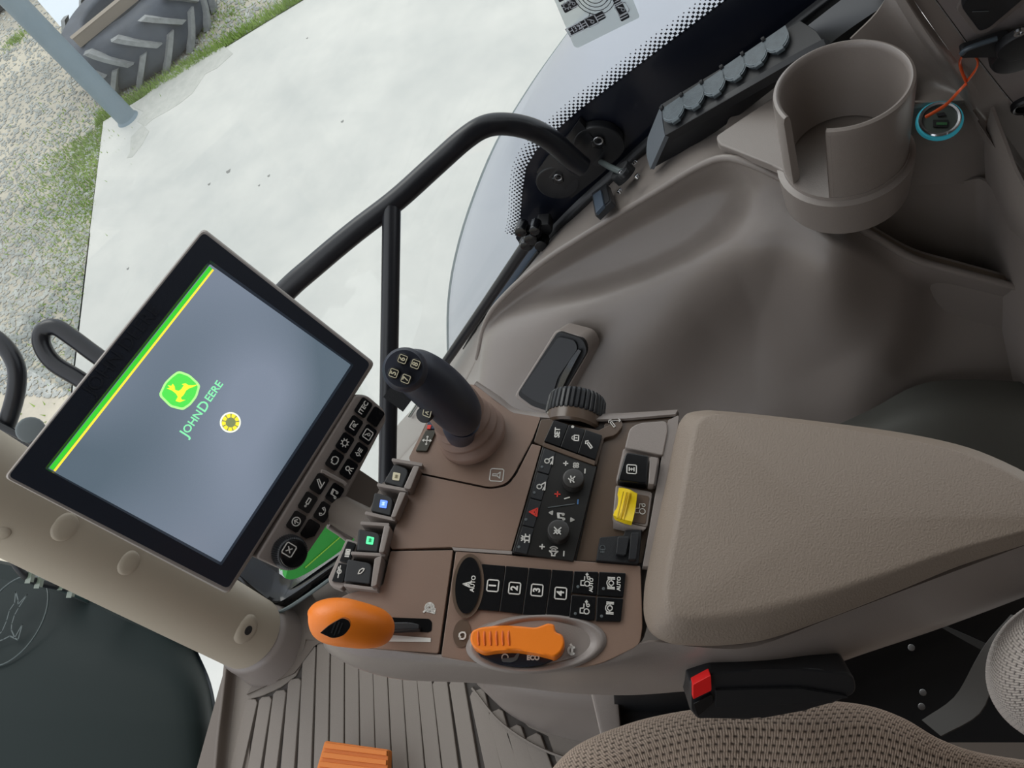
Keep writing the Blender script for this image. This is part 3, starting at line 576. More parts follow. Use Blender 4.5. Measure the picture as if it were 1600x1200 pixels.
# ------------------------------------------------------------------ gas strut with hinge
gs = thing('gas_strut', 'black gas strut with cast hinge sloping down from the window seal', 'strut', W(700, 560, 1.35))
tube('cylinder', [onx(825, 378, .73), onx(757, 478, .73), onx(690, 575, .73)], .0085, tubeb, gs, 14)
tube('rod', [onx(690, 575, .73), onx(640, 650, .73)], .004, chrome, gs, 10)
tube('end_collar', [onx(836, 360, .73), onx(822, 382, .73)], .011, blackm, gs, 14)
hg = gs
for a, b, r_ in ((817, 350, .009), (832, 362, .010), (838, 348, .008), (824, 372, .008), (848, 372, .010)): lathe('hinge_bolt', onx(a, b, .735), (-1, 0, .2), disc_prof(r_, .02), glossb, hg, 10)
plate('hinge_body', [(838, 352), (858, 350), (864, 362), (848, 380), (838, 378)], Plane((.735, 0, 0), (0, -1, 0), (0, 0, 1)), 0, .02, blackm, hg, 3, .002)
# narrow pale glass strip and frame behind the strut
st = thing('lower_window_frame', 'pale blue lower window strip with thin black rim beside the strut', 'frame', onx(790, 470, .76))
P7 = Plane((.75, 0, 0), (0, -1, 0), (0, 0, 1))
plate('pale_strip', [(828, 382), (843, 372), (842, 390), (770, 488), (765, 480)], P7, 0, .004, mat('pale_glass', (150, 168, 190), .2), st, 2, 0)
tube('black_rim', [P7.p(a, b, .006) for a, b in ((842, 392), (800, 450), (766, 492))], .003, black, st, 8, 2)
tube('black_rim', [P7.p(a, b, .006) for a, b in ((768, 480), (745, 510), (725, 545))], .0025, black, st, 8, 2)

# ------------------------------------------------------------------ right hand trim (wall_right)
rimx = [(610, 735, .60), (650, 690, .62), (700, 640, .64), (745, 560, .66), (760, 500, .67), (795, 455, .67), (850, 408, .66), (905, 372, .655), (960, 338, .65), (1030, 296, .64), (1095, 258, .63), (1140, 247, .62), (1200, 268, .60), (1255, 300, .585), (1310, 335, .575), (1375, 375, .57), (1430, 405, .565), (1500, 425, .56), (1600, 452, .555), (1720, 485, .55)]
sealx = [(600, 690), (632, 652), (680, 600), (735, 520), (765, 490), (810, 440), (862, 370), (900, 335), (940, 297), (985, 256), (1040, 215), (1085, 185), (1130, 160), (1180, 130)]
rim3 = [onx(a, b, c) for a, b, c in rimx]
W1 = thing('wall_right', None, None, (.7, 0, 0)); del_ = None
tag(W1, kind='structure')
seal3 = [onx(a, b, .765) for a, b in sealx]
r13 = rim3[:11]+[onx(1142, 250, .625), onx(1185, 262, .61), onx(1240, 290, .60)]
r13 = r13[:14]
mid3 = [a*.45+b*.55+np.array((0, 0, .004)) for a, b in zip(seal3, r13)]
surf('window_ledge', [seal3, mid3, [b*.92+a*.08+np.array((0, 0, .003)) for a, b in zip(seal3, r13)], r13], trimm, W1, 5, 3, .004)
# lower face with knee bulges
botx = [(600, 790, 1.25), (640, 770, 1.25), (690, 750, 1.25), (720, 740, 1.24), (745, 735, 1.22), (780, 730, 1.2), (830, 725, 1.18), (880, 722, 1.15), (930, 720, 1.12), (985, 720, 1.09), (1040, 722, 1.06), (1090, 725, 1.04), (1150, 730, 1.02), (1210, 735, 1.0), (1270, 740, .99), (1330, 745, .98), (1400, 750, .97), (1470, 755, .97), (1560, 760, .97), (1700, 770, .97)]
nu_ = len(rimx); rows = []
def G2(x, y, cx, cy, sx_, sy_, a=0):
    ca, sa = math.cos(math.radians(a)), math.sin(math.radians(a)); u = (x-cx)*ca+(y-cy)*sa; v = -(x-cx)*sa+(y-cy)*ca; return math.exp(-(u/sx_)**2-(v/sy_)**2)
dr = [np.linalg.norm(0) for _ in range(nu_)]
def dep(p, px, py): r = ray(px, py); return (p-CAM).dot(r)/r.dot(r)
NV = 64
def sdp(poly, x, y):
    """signed distance to a pixel polygon, positive inside"""
    P = np.array(poly, float); Q = np.roll(P, -1, 0); p = np.array((x, y)); e = Q-P; w_ = p-P
    t = np.clip((w_*e).sum(1)/((e*e).sum(1)+1e-9), 0, 1); d = np.linalg.norm(w_-e*t[:, None], axis=1).min()
    c = ((P[:, 1] > y) != (Q[:, 1] > y)) & (x < (Q[:, 0]-P[:, 0])*(y-P[:, 1])/(Q[:, 1]-P[:, 1]+1e-12)+P[:, 0])
    return d if c.sum() % 2 else -d
def sg(v): return 1/(1+math.exp(-max(-30, min(30, v))))
pocket = [(770, 300), (1134, 244), (1150, 256), (1160, 290), (1153, 325), (1125, 362), (1078, 394), (1010, 425), (933, 452), (850, 474), (788, 492), (740, 520)]
hollow = [(930, 760), (1020, 600), (1100, 505), (1165, 452), (1205, 450), (1250, 490), (1310, 560), (1330, 640), (1330, 760)]
right_ = [(1800, 380), (1436, 380), (1438, 440), (1428, 520), (1395, 590), (1330, 650), (1270, 700), (1270, 800), (1800, 800)]
R2 = [spline([np.array((a, b, dep(onx(a, b, c), a, b))) for a, b, c in rimx], 8), spline([np.array(q) for q in botx], 8)]
for j in range(NV+1):
    t = j/NV; row = []
    for A, B in zip(*R2):
        px = A[0]*(1-t)+B[0]*t; py = A[1]*(1-t)+B[1]*t; d_ = A[2]*(1-t)+B[2]*t
        k = min(t*9, 1); k = k*k*(3-2*k)
        d_ += k*(.050*sg(sdp(pocket, px, py)/9)-.028*G2(px, py, 1175, 400, 75, 60, -30)
                 + .085*sg((sdp(hollow, px, py)-8)/26)
                 - .045*G2(px, py, 1300, 430, 70, 110, 20)
                 + .050*sg(sdp(right_, px, py)/16)
                 - .015*G2(px, py, 900, 540, 120, 90))
        row.append(W(px, py, d_))
    rows.append(row)
for f_ in (.33, .66, 1.0): rows.append([p+np.array((.10*f_, 0, -p[2]*f_)) for p in rows[NV]])
bm = bmesh.new(); add_grid(bm, np.array(rows), .004); finish('lower_trim', bm, trimm, W1, angle=70)
# rolled lip along the rim
tube('rim_lip', rim3[3:], .004, trimm, W1, 10, 5)
# grey green panel low behind the armrest
surf('low_grey_panel', [[W(a, b, c) for a, b, c in ((1290, 672, .97), (1360, 640, .95), (1430, 603, .93), (1500, 593, .92), (1620, 598, .92), (1750, 610, .92))], [W(a, b, c) for a, b, c in ((1290, 700, .93), (1370, 680, .91), (1440, 660, .89), (1510, 650, .88), (1620, 650, .88), (1750, 660, .88))], [W(a, b, c) for a, b, c in ((1290, 780, .95), (1370, 780, .94), (1440, 780, .93), (1510, 780, .92), (1620, 790, .92), (1750, 800, .92))]], greypanel, W1, 5, 4, .01)
# storage bin behind the rim
binr = [onx(a, b, c) for a, b, c in ((1240, 292, .59), (1310, 335, .578), (1375, 375, .573), (1430, 405, .568), (1500, 425, .563), (1600, 452, .558), (1720, 485, .553))]
bin2 = [p+np.array((.012, 0, .0)) for p in binr]
bin3 = [p+np.array((.03, 0, -.16)) for p in binr]
bin4 = [p+np.array((.25, .0, -.20)) for p in binr]
surf('bin_front', [binr, bin2], mat('bin_lip', (120, 106, 92), .5), W1, 4, 1, .003)
surf('bin_shell', [bin2, bin3, bin4], trimm, W1, 4, 4, .003)
bk = [(1240, 250, .80), (1300, 285, .80), (1370, 292, .80), (1432, 288, .80), (1500, 284, .79), (1540, 284, .78), (1580, 350, .76), (1640, 440, .74)]
zb = [W(a, b, c) for a, b, c in bk]
bb = [W(a, b+260, c+.20) for a, b, c in bk]
surf('bin_back', [zb, [p*.5+q*.5 for p, q in zip(zb, bb)], bb], trimm, W1, 4, 3, .003)
surf('bin_floor', [[W(a, b, c) for a, b, c in ((1180, 280, .98), (1400, 270, .98), (1720, 330, .98))], [W(a, b, c) for a, b, c in ((1180, 540, 1.0), (1400, 560, 1.0), (1720, 600, 1.0))]], trimm, W1, 3, 3, .003)
# socket wall
sw = [[W(a, b, c) for a, b, c in ((1395, 150, .735), (1430, 160, .735), (1485, 158, .73), (1560, 154, .74))], [W(a, b, c) for a, b, c in ((1395, 230, .76), (1430, 225, .765), (1485, 223, .76), (1560, 222, .765))], [W(a, b, c) for a, b, c in ((1395, 290, .80), (1430, 290, .80), (1490, 287, .79), (1560, 288, .80))]]
surf('socket_wall', sw, trimm, W1, 4, 4, .004)
surf('socket_wall_top', [[W(a, b, c) for a, b, c in ((1330, 60, .74), (1370, 20, .73), (1392, -20, .72))], [W(a, b, c) for a, b, c in ((1395, 150, .76), (1455, 120, .75), (1480, 110, .72))], [W(a, b, c) for a, b, c in ((1425, 163, .735), (1485, 158, .73), (1545, 155, .72))]], trimm, W1, 4, 4, .004)
# rear panel with its bright edge
edg = [(1382, -40), (1402, 0), (1440, 60), (1480, 115), (1520, 172), (1560, 232), (1600, 290), (1680, 410)]
ed2 = [(1415, -40), (1428, 0), (1462, 50), (1500, 102), (1538, 156), (1572, 210), (1612, 270), (1690, 390)]
PR = Plane(W(1540, 100, .66), (0, -1, .1), (-.35, .15, 1)); 
surf('rear_panel_slope', [[W(a-14, b+10, .79) for a, b in edg], [W(a-3, b+2, .73) for a, b in edg], [PR.p(a+6, b-4) for a, b in edg], [PR.p(a, b) for a, b in ed2]], trimm, W1, 4, 4, .003)
surf('rear_panel_flank', [[W(a, b, c) for a, b, c in ((1548, 168, .718), (1570, 225, .715), (1595, 285, .71), (1670, 410, .70))], [W(a, b, c) for a, b, c in ((1538, 220, .75), (1560, 290, .745), (1590, 350, .74), (1670, 450, .73))], [W(a, b, c) for a, b, c in ((1540, 286, .785), (1565, 345, .79), (1590, 400, .80), (1670, 470, .80))]], trimm, W1, 4, 4, .003)
seam_l = [(1440, -40), (1462, 0), (1500, 52), (1530, 95), (1565, 140), (1600, 182), (1680, 285)]
sl_ = [PR.p(a, b, .001) for a, b in seam_l]
bm = bmesh.new(); add_grid(bm, np.array([[PR.p(a, b, 0) for a, b in ed2], [PR.p(a-1.6, b+1.2, 0) for a, b in seam_l+[(1720, 340)]]]), .003); finish('rear_panel_front', bm, trimm, W1)
bm = bmesh.new(); add_grid(bm, np.array([[PR.p(a+1.2, b-1, 0) for a, b in seam_l], [PR.p(a, b, 0) for a, b in ((1760, -60), (1760, -30), (1760, 0), (1760, 50), (1760, 100), (1760, 150), (1760, 220))]]), .003); finish('rear_panel_back', bm, mat('rear_panel_grey', (140, 132, 130), .5, .3, 1200), W1)
bm = bmesh.new(); add_grid(bm, np.array([[PR.p(a-4, b+3, -.004) for a, b in seam_l], [PR.p(a+4, b-3, -.004) for a, b in seam_l]]), .002); finish('panel_seam', bm, seam, W1)
# plateau behind the cup holder
surf('ledge_plateau', [[onz(a, b, .655) for a, b in ((1140, 185), (1205, 128), (1312, 52), (1388, 3), (1450, -40))], [onz(a, b, .645) for a, b in ((1130, 215), (1200, 200), (1290, 160), (1370, 100), (1440, 20))], [onz(a, b, .63) for a, b in ((1150, 246), (1240, 260), (1330, 240), (1410, 190), (1470, 120))]], trimm, W1, 4, 4, .004)

surf('corner_trim_and_shade', [[W(a, b, .83) for a, b in ((1215, 100), (1250, 40), (1320, -20), (1420, -100))], [W(a, b, .765) for a, b in ((1235, 118), (1318, 52), (1392, 2), (1470, -50))]], mat('dark_corner', (28, 30, 30), .5), W1, 4, 2, .01)  # black corner trim, widened to stand in for shade on the plateau
# door release pocket
dp = thing('door_release_pocket', 'black recessed release flap with rounded frame on the side trim', 'handle', W(865, 575, 1.1))
dpd = [(868, 516), (912, 528), (920, 545), (918, 560), (860, 645), (835, 640), (805, 622), (803, 608)]
nP = nrm(np.cross(W(810, 615, 1.13)-W(880, 520, 1.04), W(910, 540, 1.03)-W(880, 520, 1.04))); nP = nP if nP.dot(CAM) > 0 else -nP
PP = Plane(W(860, 575, 1.07), nrm(W(910, 540, 1.03)-W(810, 615, 1.13)), np.cross(nP, nrm(W(910, 540, 1.03)-W(810, 615, 1.13)))); 
if PP.n.dot(CAM-PP.o) < 0: PP = Plane(PP.o, -PP.ex, PP.ey)
PP = PP.up(.02)
plate('pocket_frame', [(868, 515, 8), (912, 527, 10), (921, 548, 8), (864, 650, 10), (828, 640, 8), (802, 620, 8)], PP, .012, .03, padside, dp, 8, .003, 3)
plate('pocket_border', [(871, 518, 6), (911, 530, 8), (918, 549, 8), (862, 645, 8), (831, 635, 6), (807, 617, 8)], PP, .0155, .006, blackm, dp, 6, .0015)
plate('flap', [(872, 526), (898, 532), (903, 545), (872, 590), (858, 635), (835, 628), (812, 612)], PP, .018, .004, black, dp, 6, .001)
surf('flap_grip', [[PP.p(a, b, c) for a, b, c in ((903, 546, .018), (890, 564, .020), (876, 590, .02), (862, 632, .018))], [PP.p(a, b, c) for a, b, c in ((908, 548, .02), (896, 570, .026), (884, 594, .026), (868, 630, .020))]], glossb, dp, 5, 3, .002)

# ------------------------------------------------------------------ capped socket strip on the ledge
kb = thing('socket_strip', 'black slanted strip of six grey capped sockets along the window', 'socket strip', W(1130, 150, .86))
def ks(px, py, d): return W(px, py, d)
A0, B0 = W(1034, 165, .865), W(1262, 20, .765)
axs = nrm(B0-A0); up_ = nrm(W(1052, 203, .842)-A0); up_ = nrm(up_-axs*up_.dot(axs)); nk = np.cross(axs, up_); nk = nk if nk.dot(CAM-A0) > 0 else -nk
PK = Plane(A0, axs, up_ if np.cross(axs, up_).dot(nk) > 0 else -up_)
plate('strip_face', [(1033, 163), (1250, 32), (1275, 48), (1290, 70), (1240, 96), (1039, 212)], PK, 0, .012, blackm, kb, 2, .001)
lo_a = [PK.p(a, b) for a, b in ((1039, 211), (1140, 152), (1240, 96), (1290, 70))]
surf('strip_underside', [lo_a, [W(a, b, dep(p, a, b)+.035) for (a, b), p in zip(((1016, 265), (1120, 205), (1235, 118), (1300, 72)), lo_a)]], black, kb, 3, 2, .006)
surf('end_bevel', [[PK.p(1033, 163), PK.p(1035, 190), PK.p(1039, 212)], [W(1012, 215, .89), W(1010, 240, .89), W(1016, 264, .88)]], mat('worn_grey_end', (98, 104, 110), .5, .3, 200), kb, 3, 3, .005)
caps = [(1052, 172), (1083, 151), (1115, 131), (1147, 107), (1180, 86), (1213, 63)]
tang = nrm(PK.p(1213, 63)-PK.p(1052, 172)); pn = np.cross(PK.n, tang)
if (PK.p(1060, 190)-PK.p(1050, 172)).dot(pn) < 0: pn = -pn
for i, (a, b) in enumerate(caps):
    c_ = PK.p(a, b, .005); rr = PK.depth(a, b)*18.6/1200
    pts_ = [c_+tang*rr*.95-pn*rr*.8, c_-tang*rr*.80-pn*rr*.8]+[c_+rr*(-math.cos(t)*tang*.97+math.sin(t)*pn*1.1) for t in np.linspace(.1, math.pi-.1, 10)]
    bm = bmesh.new(); add_prism(bm, pts_, PK.n, .006, .0012); cp = finish('cap', bm, capm, kb)
    bm = bmesh.new(); add_tube(bm, [c_+tang*rr*.93*math.cos(t)+pn*(rr*.97*math.sin(t))+PK.n*.0004 for t in np.linspace(.25, math.pi-.25, 12)], .0006, 5); finish('cap_rim', bm, mat('cap_rim%d' % i, (130, 140, 146), .5) if i == 0 else MATS['cap_rim0'], cp)
    bm = bmesh.new(); add_box(bm, c_+pn*rr*1.2, tang, pn, PK.n, rr*.7, rr*.35, .004, .001); finish('pull_tab', bm, capm, cp)
    lathe('cap_hinge', c_-tang*rr*1.05-pn*rr*.95, tang, disc_prof(.003, rr*.3), blackm, cp, 10)

# switch and aerial knob on the ledge
PLg = Plane(onx(940, 312, .705), (0, -1, .45), (-.5, 0, 1)); PLg = Plane(onx(940, 312, .705), nrm(rim3[10]-rim3[8]), (-.35, .0, 1)); 
sn_ = nrm(seal3[8]-r13[8]); PLg = Plane(mid3[8], nrm(mid3[9]-mid3[7]), sn_)
if PLg.n.dot(CAM-PLg.o) < 0: PLg = Plane(PLg.o, -PLg.ex, PLg.ey)
PLg = PLg.up(.012)
tg = thing('ledge_rocker_switch', 'small black rocker switch set in the window ledge', 'switch', PLg.p(940, 312))
plate('switch_frame', [(924, 302), (947, 286), (955, 314), (930, 338)], PLg, .006, .008, black, tg, 2, .0006)
plate('rocker', [(926, 305), (938, 296), (943, 320), (931, 333)], PLg, .009, .004, mat('worn_dark_grey', (70, 82, 96), .4, .4, 300), tg, 1, .0008)
plate('rocker', [(941, 294), (947, 290), (952, 312), (945, 319)], PLg, .0075, .003, black, tg, 1, .0006)
kn = thing('aerial_mount_knob', 'small black round knob with silver screws on the window ledge', 'knob', PLg.p(977, 272))
lathe('knob_body', PLg.p(979, 276, 0), PLg.n, disc_prof(.0145, .014, .003), blackm, kn, 28)
lathe('knob_top', PLg.p(977, 273, .013), PLg.n, disc_prof(.007, .005, .001), black, kn, 20)
lathe('centre_screw', PLg.p(970, 269, .018), PLg.n, disc_prof(.003, .002), chrome, kn, 12)
for a, b in ((993, 255), (997, 277), (970, 300)): lathe('screw', PLg.p(a, b, 0), PLg.n, disc_prof(.0035, .004), chrome, kn, 12)
tube('stub_arm', [PLg.p(975, 270, .012), PLg.p(955, 262, .02), PLg.p(938, 252, .02)], .004, mat('grey_arm', (84, 92, 92), .3), kn, 8, 3)

# ------------------------------------------------------------------ cup holder
ZF = .672; cb = onz(1322, 236, ZF); cup = thing('cup_holder', 'taupe cup holder with a front notch on the side ledge', 'cup holder', cb)
ctop = .757; rc = onz(1316, 130, ctop); CR = .0585
# angular position of the notch seen from above
nA = onz(1224, 184, ctop)-rc; nB = onz(1291, 206, ctop)-rc; a_, b_ = frame_at((0, 0, 1), (0, 1, .1))
angA = math.atan2(nA.dot(b_), nA.dot(a_)); angB = math.atan2(nB.dot(b_), nB.dot(a_))
if angA > angB: angA, angB = angB, angA
if angB-angA > math.pi: s0, s1 = angA, angB
else: s0, s1 = angB, angA+2*math.pi
base = np.array((rc[0], rc[1], ZF)); Hh = ctop-ZF
lathe('cup_wall', base, (0, 0, 1), [(CR*.93, 0), (CR*.96, Hh*.5), (CR*.985, Hh*.93), (CR*.97, Hh*.985), (CR*.93, Hh), (CR*.89, Hh*.985), (CR*.865, Hh*.93), (CR*.84, Hh*.4), (CR*.80, .006), (CR*.93, 0)], trimm, cup, 72, a0=s0, a1=s1, angle=50)
for sA in (s0, s1):
    bm = bmesh.new(); d_ = math.cos(sA)*a_+math.sin(sA)*b_; ring = [base+d_*r_+np.array((0, 0, h)) for r_, h in [(CR*.93, 0), (CR*.985, Hh*.93), (CR*.97, Hh*.985), (CR*.93, Hh), (CR*.89, Hh*.985), (CR*.865, Hh*.93), (CR*.80, .006)]]
    tn = np.cross((0, 0, 1), d_)*(1 if sA == s1 else -1); add_prism(bm, [p+tn*.001 for p in ring], tn, .004, .0006); finish('notch_end', bm, trimm, cup)
lathe('cup_floor', base, (0, 0, 1), [(1e-5, -.008), (CR*.95, -.008), (CR*.95, .003), (1e-5, .003)], trimm, cup, 48)
# lower drum below the flange, seen on the right
lathe('cup_drum', base, (0, 0, 1), [(CR*.98, -.045), (CR*1.0, -.03), (CR*1.04, -.003), (CR*.9, 0)], trimm, cup, 48, angle=60)
plate('flange', [(1118, 212, 14), (1212, 150, 4), (1330, 60, 10), (1425, 90, 30), (1428, 150, 20), (1405, 205, 20), (1365, 260, 30), (1310, 290, 20), (1262, 291, 10), (1215, 262, 10), (1122, 224, 10)], Plane((0, 0, ZF), (1, 0, 0), (0, 1, 0)), 0, .008, trimm, cup, 8, .002, 3)

# ------------------------------------------------------------------ charging socket, cable tie, ignition key and black switches
swn = nrm(np.cross(sw[1][2]-sw[1][1], sw[2][1]-sw[0][1])); swn = swn if swn.dot(CAM-sw[1][1]) > 0 else -swn
PS = Plane(W(1468, 188, .742), nrm(sw[1][2]-sw[1][1]), np.cross(swn, nrm(sw[1][2]-sw[1][1])))
if PS.n.dot(CAM-PS.o) < 0: PS = Plane(PS.o, -PS.ex, PS.ey)
_n = nrm((-.3, 0, .95)); PS = Plane(W(1468, 188, .725), (0, -1, 0), np.cross(_n, (0, -1, 0))); 
if PS.n.dot(CAM-PS.o) < 0: PS = Plane(PS.o, -PS.ex, PS.ey)
us = thing('charging_socket', 'round chrome charging socket with glowing cyan ring', 'socket', PS.o)
R0 = 33/1200*.735
lathe('cyan_ring', PS.o-PS.n*.004, PS.n, [(R0*.6, 0), (R0, .002), (R0, .0035), (R0*.95, .0052), (R0*.85, .0055)], cyan, us, 36)
lathe('chrome_ring', PS.o-PS.n*.004, PS.n, [(R0*.90, .004), (R0*.89, .0068), (R0*.83, .0078), (R0*.74, .0072), (R0*.70, .0045)], chrome, us, 36)
lathe('socket_face', PS.o-PS.n*.004, PS.n, [(1e-5, .005), (R0*.74, .005), (R0*.74, .003)], mat('socket_grey', (78, 86, 82), .4), us, 28)
plate('port', [(1458, 187), (1482, 187), (1481, 198), (1458, 198)], PS, .0025, .001, blackm, us, 1, 0)
plate('port', [(1463, 177), (1475, 175), (1479, 180), (1466, 182)], PS, .0025, .001, blackm, us, 1, 0)
plate('port_contact', [(1463, 191), (1480, 191), (1480, 195), (1463, 195)], PS, .003, .001, mat('green_contact', (60, 110, 70), .4), us, 1, 0)
zt = thing('cable_tie', 'orange cable tie looped through the ignition key, tail over the socket', 'cable tie', W(1510, 130, .66))
loop = [W(a, b, c) for a, b, c in ((1510, 128, .665), (1503, 112, .66), (1500, 98, .655), (1504, 88, .645), (1514, 84, .64), (1524, 88, .64), (1528, 98, .645), (1525, 108, .65), (1518, 118, .66), (1511, 127, .665))]
tube('loop', loop, .0018, strap, zt, 8, 4, flat=.5)
bm = bmesh.new(); add_box(bm, W(1510, 129, .665), nrm(loop[1]-loop[0]), (1, 0, 0), nrm(CAM-loop[0]), .007, .006, .004, .001); finish('lock_head', bm, strap, zt)
tube('tail', [W(a, b, c) for a, b, c in ((1510, 130, .665), (1495, 146, .67), (1480, 162, .69), (1462, 174, .705), (1446, 183, .715))], .0016, strap, zt, 8, 4, flat=.5)
ig = thing('ignition_switch', 'round black ignition switch with key at the right edge', 'ignition switch', PR.p(1588, 72))
lathe('switch_body', PR.p(1590, 74, 0), PR.n, disc_prof(.0215, .012, .004), black, ig, 36)
lathe('switch_crown', PR.p(1596, 62, .010), PR.n, disc_prof(.0185, .008, .003), blackm, ig, 36)
lathe('silver_screw', PR.p(1593, 49, .018), PR.n, [(.0018, .0), (.0022, .002), (.0042, .002), (.0044, 0)], chrome, ig, 20)
plate('key_bow', [(1500, 82, 4), (1505, 78, 3), (1528, 71, 5), (1566, 58, 5), (1578, 56), (1575, 88), (1560, 90, 6), (1530, 90, 6), (1502, 92, 4)], PR, .010, .006, blackm, ig, 4, .002)
tube('key_edge_highlight', [PR.p(a, b, .0115) for a, b in ((1502, 84), (1510, 77), (1530, 69), (1558, 60))], .0022, mat('key_highlight_grey', (70, 80, 88), .3), ig, 8, 4)  # grey strip paints the highlight along the key's upper edge
bs = thing('black_rocker_panel', 'black rectangular rocker switch above the ignition key', 'switch', PR.p(1550, 20))
plate('recess_frame', [(1494, 16, 6), (1512, -14, 6), (1620, -75), (1650, -35), (1545, 52, 8), (1524, 56, 6)], PR, .003, .006, mat('frame_grey', (128, 120, 116), .5), bs, 5, .002)
plate('rocker', [(1502, 12, 5), (1516, -8, 5), (1620, -65), (1640, -35), (1545, 45, 6), (1530, 50, 5)], PR, .007, .007, black, bs, 4, .0015)
icon([[(-1, 0), (1, 0)]], PR, 1532, 18, .006, dimgrey, bs, 'indicator_line', wd=.0007, h=.0075, rot=math.radians(-28))
b2 = thing('round_rim_button', 'black ring shaped control cut off at the right edge', 'button', PR.p(1604, 155))
lathe('ring', PR.p(1604, 160, 0), PR.n, [(.010, 0), (.0135, 0), (.0135, .004), (.012, .006), (.010, .005)], black, b2, 28)
lathe('button_face', PR.p(1604, 160, 0), PR.n, disc_prof(.0098, .002), glossb, b2, 24)

# ------------------------------------------------------------------ monitor
ty_ = nrm(np.array((0, 1, .30))); PC = Plane(W(800, 850, .56), (1, 0, 0), ty_)   # plane of the console top
def Rr(p): return np.array((p[0]-800, 600-p[1], -1200.0))
def rect_axes(a, b, c, d):
    L = nrm(np.cross(np.cross(Rr(a), Rr(b)), np.cross(Rr(d), Rr(c)))); Q = nrm(np.cross(np.cross(Rr(b), Rr(c)), np.cross(Rr(a), Rr(d)))); return RC @ L, RC @ Q
L_, Q_ = rect_axes((7, 745), (318, 357), (585, 567), (356, 928))
PMt = Plane(W(300, 640, .60), L_, Q_); ex = PMt.p(318, 357)-PMt.p(7, 745); ey = PMt.p(318, 357)-PMt.p(585, 567); PM = Plane(PMt.o, ex, ey)
assert PM.n.dot(CAM-PM.o) > 0
mo = thing('display_monitor', 'tilted touchscreen monitor with black bezel on a bracket beside the console', 'monitor', PM.p(300, 640, -.03))
plate('rear_housing', [(25, 745, 10), (318, 375, 10), (570, 570, 10), (352, 912, 10)], PM, -.012, .022, bezelgrey, mo, 10, .006, 3)
oo = rnd([(6, 746, 9), (318, 356, 9), (586, 567, 9), (356, 929, 9)], 9, 4); om = rnd([(9, 746, 9), (318, 359, 9), (583, 567, 9), (356, 926, 9)], 9, 4); oi = rnd([(13, 744, 8), (318, 363, 8), (579, 568, 8), (356, 920, 8)], 8, 4)
bm = bmesh.new(); add_grid(bm, np.array([[PM.p(a, b, h) for a, b in q+q[:1]] for q, h in ((oi, .0012), (om, .001), (oo, -.003), (oo, -.016))]), 0); finish('housing_rim', bm, bezelgrey, mo, angle=50)
plate('chassis', [(10, 746, 9), (318, 360, 9), (582, 567, 9), (356, 925, 9)], PM, -.0075, .006, blackm, mo, 9, .001, 1)
# bezel as a frame around the recessed screen
o_ = rnd([(13, 744, 8), (318, 363, 8), (579, 568, 8), (356, 920, 8)], 8, 4); i_ = rnd([(70, 732, 3), (328, 406, 3), (553, 570, 3), (346, 884, 3)], 3, 4)
bm = bmesh.new()
Vo = [bm.verts.new(PM.p(a, b, .0015)) for a, b in o_]; Vi = [bm.verts.new(PM.p(a, b, .0015)) for a, b in i_]; Vd = [bm.verts.new(PM.p(a, b, -.004)) for a, b in rnd([(75, 732, 2), (328, 413, 2), (548, 570, 2), (345, 878, 2)], 2, 4)]; Vb = [bm.verts.new(PM.p(a, b, -.002)) for a, b in o_]
for i in range(len(o_)):
    j = (i+1) % len(o_); bm.faces.new((Vo[i], Vo[j], Vi[j], Vi[i])); bm.faces.new((Vi[i], Vi[j], Vd[j], Vd[i])); bm.faces.new((Vb[i], Vb[j], Vo[j], Vo[i]))
finish('bezel', bm, bezel, mo, angle=25)
sc_ = plate('screen', [(73, 732), (328, 411), (550, 570), (345, 881)], PM, -.0038, .003, screenm, mo, 0, 0)
# green and yellow bar across the top of the picture
PMs = PM.up(-.0036)
plate('green_bar', [(77, 731), (327, 416), (331.5, 420), (83, 734.5)], PMs, .0001, .0002, sgreen, sc_, 0, 0)
plate('yellow_bar', [(83.5, 735), (332, 420.3), (334.5, 422), (86.5, 737)], PMs, .0001, .0002, syell, sc_, 0, 0)
# shield emblem: outline traced on the picture, straight to the screen
sh = [(279, 579), (296, 585), (309, 597, 2), (313, 603, 3), (308, 620), (298, 633), (286, 641, 3), (266, 636), (250, 620, 3), (249, 615, 3), (257, 598), (268, 587)]
plate('shield_border', sh, PMs, .0003, .0003, slime, sc_, 5, 0)
cen_ = np.array((281, 610)); plate('shield_field', [tuple(np.array(p[:2])+(cen_-np.array(p[:2]))*.12) for p in sh], PMs, .0005, .0003, emit('screen_field_green', (80, 210, 80), .8), sc_, 4, 0)
dpts = [(277.5, 605.5), (283, 609), (288, 601), (290, 599.5), (285, 598), (292, 600), (300, 602), (311, 601), (299, 605), (293, 609), (290, 613), (286, 620), (282, 623), (288, 624), (279, 628), (274, 626), (276, 622), (273, 617), (269, 612), (264, 609), (261, 606), (265, 605), (260, 604), (267, 604), (264, 600), (270, 604), (272, 601), (274, 606)]
dpts = [(260.5, 607), (266, 605.5), (262, 602), (268, 603), (270, 599.5), (273, 604), (273.5, 609), (279, 611), (283.5, 608), (287.5, 602), (284, 600.2), (290, 599), (295, 602), (302, 602), (310, 600.5), (301, 605), (296, 606.5), (291, 610), (287, 617), (282.5, 621.5), (284, 624.5), (290, 625), (281, 628.5), (274.5, 626.5), (278, 620), (275, 615), (270, 611), (266.5, 609)]
plate('leaping_deer', dpts, PMs, .0007, .0002, syell, sc_, 0, 0)
lw = PM.depth(320, 636)/1200
text('J', PMs, 288.5, 678, lw*22, stext, sc_, h=.0003, bold=.0001); text('OHN', PMs, 301.5, 659, lw*17, stext, sc_, h=.0003, bold=.0001); text('D', PMs, 318.5, 635, lw*22, stext, sc_, h=.0003, bold=.0001); text('EERE', PMs, 334.5, 611.5, lw*17, stext, sc_, h=.0003, bold=.0001)
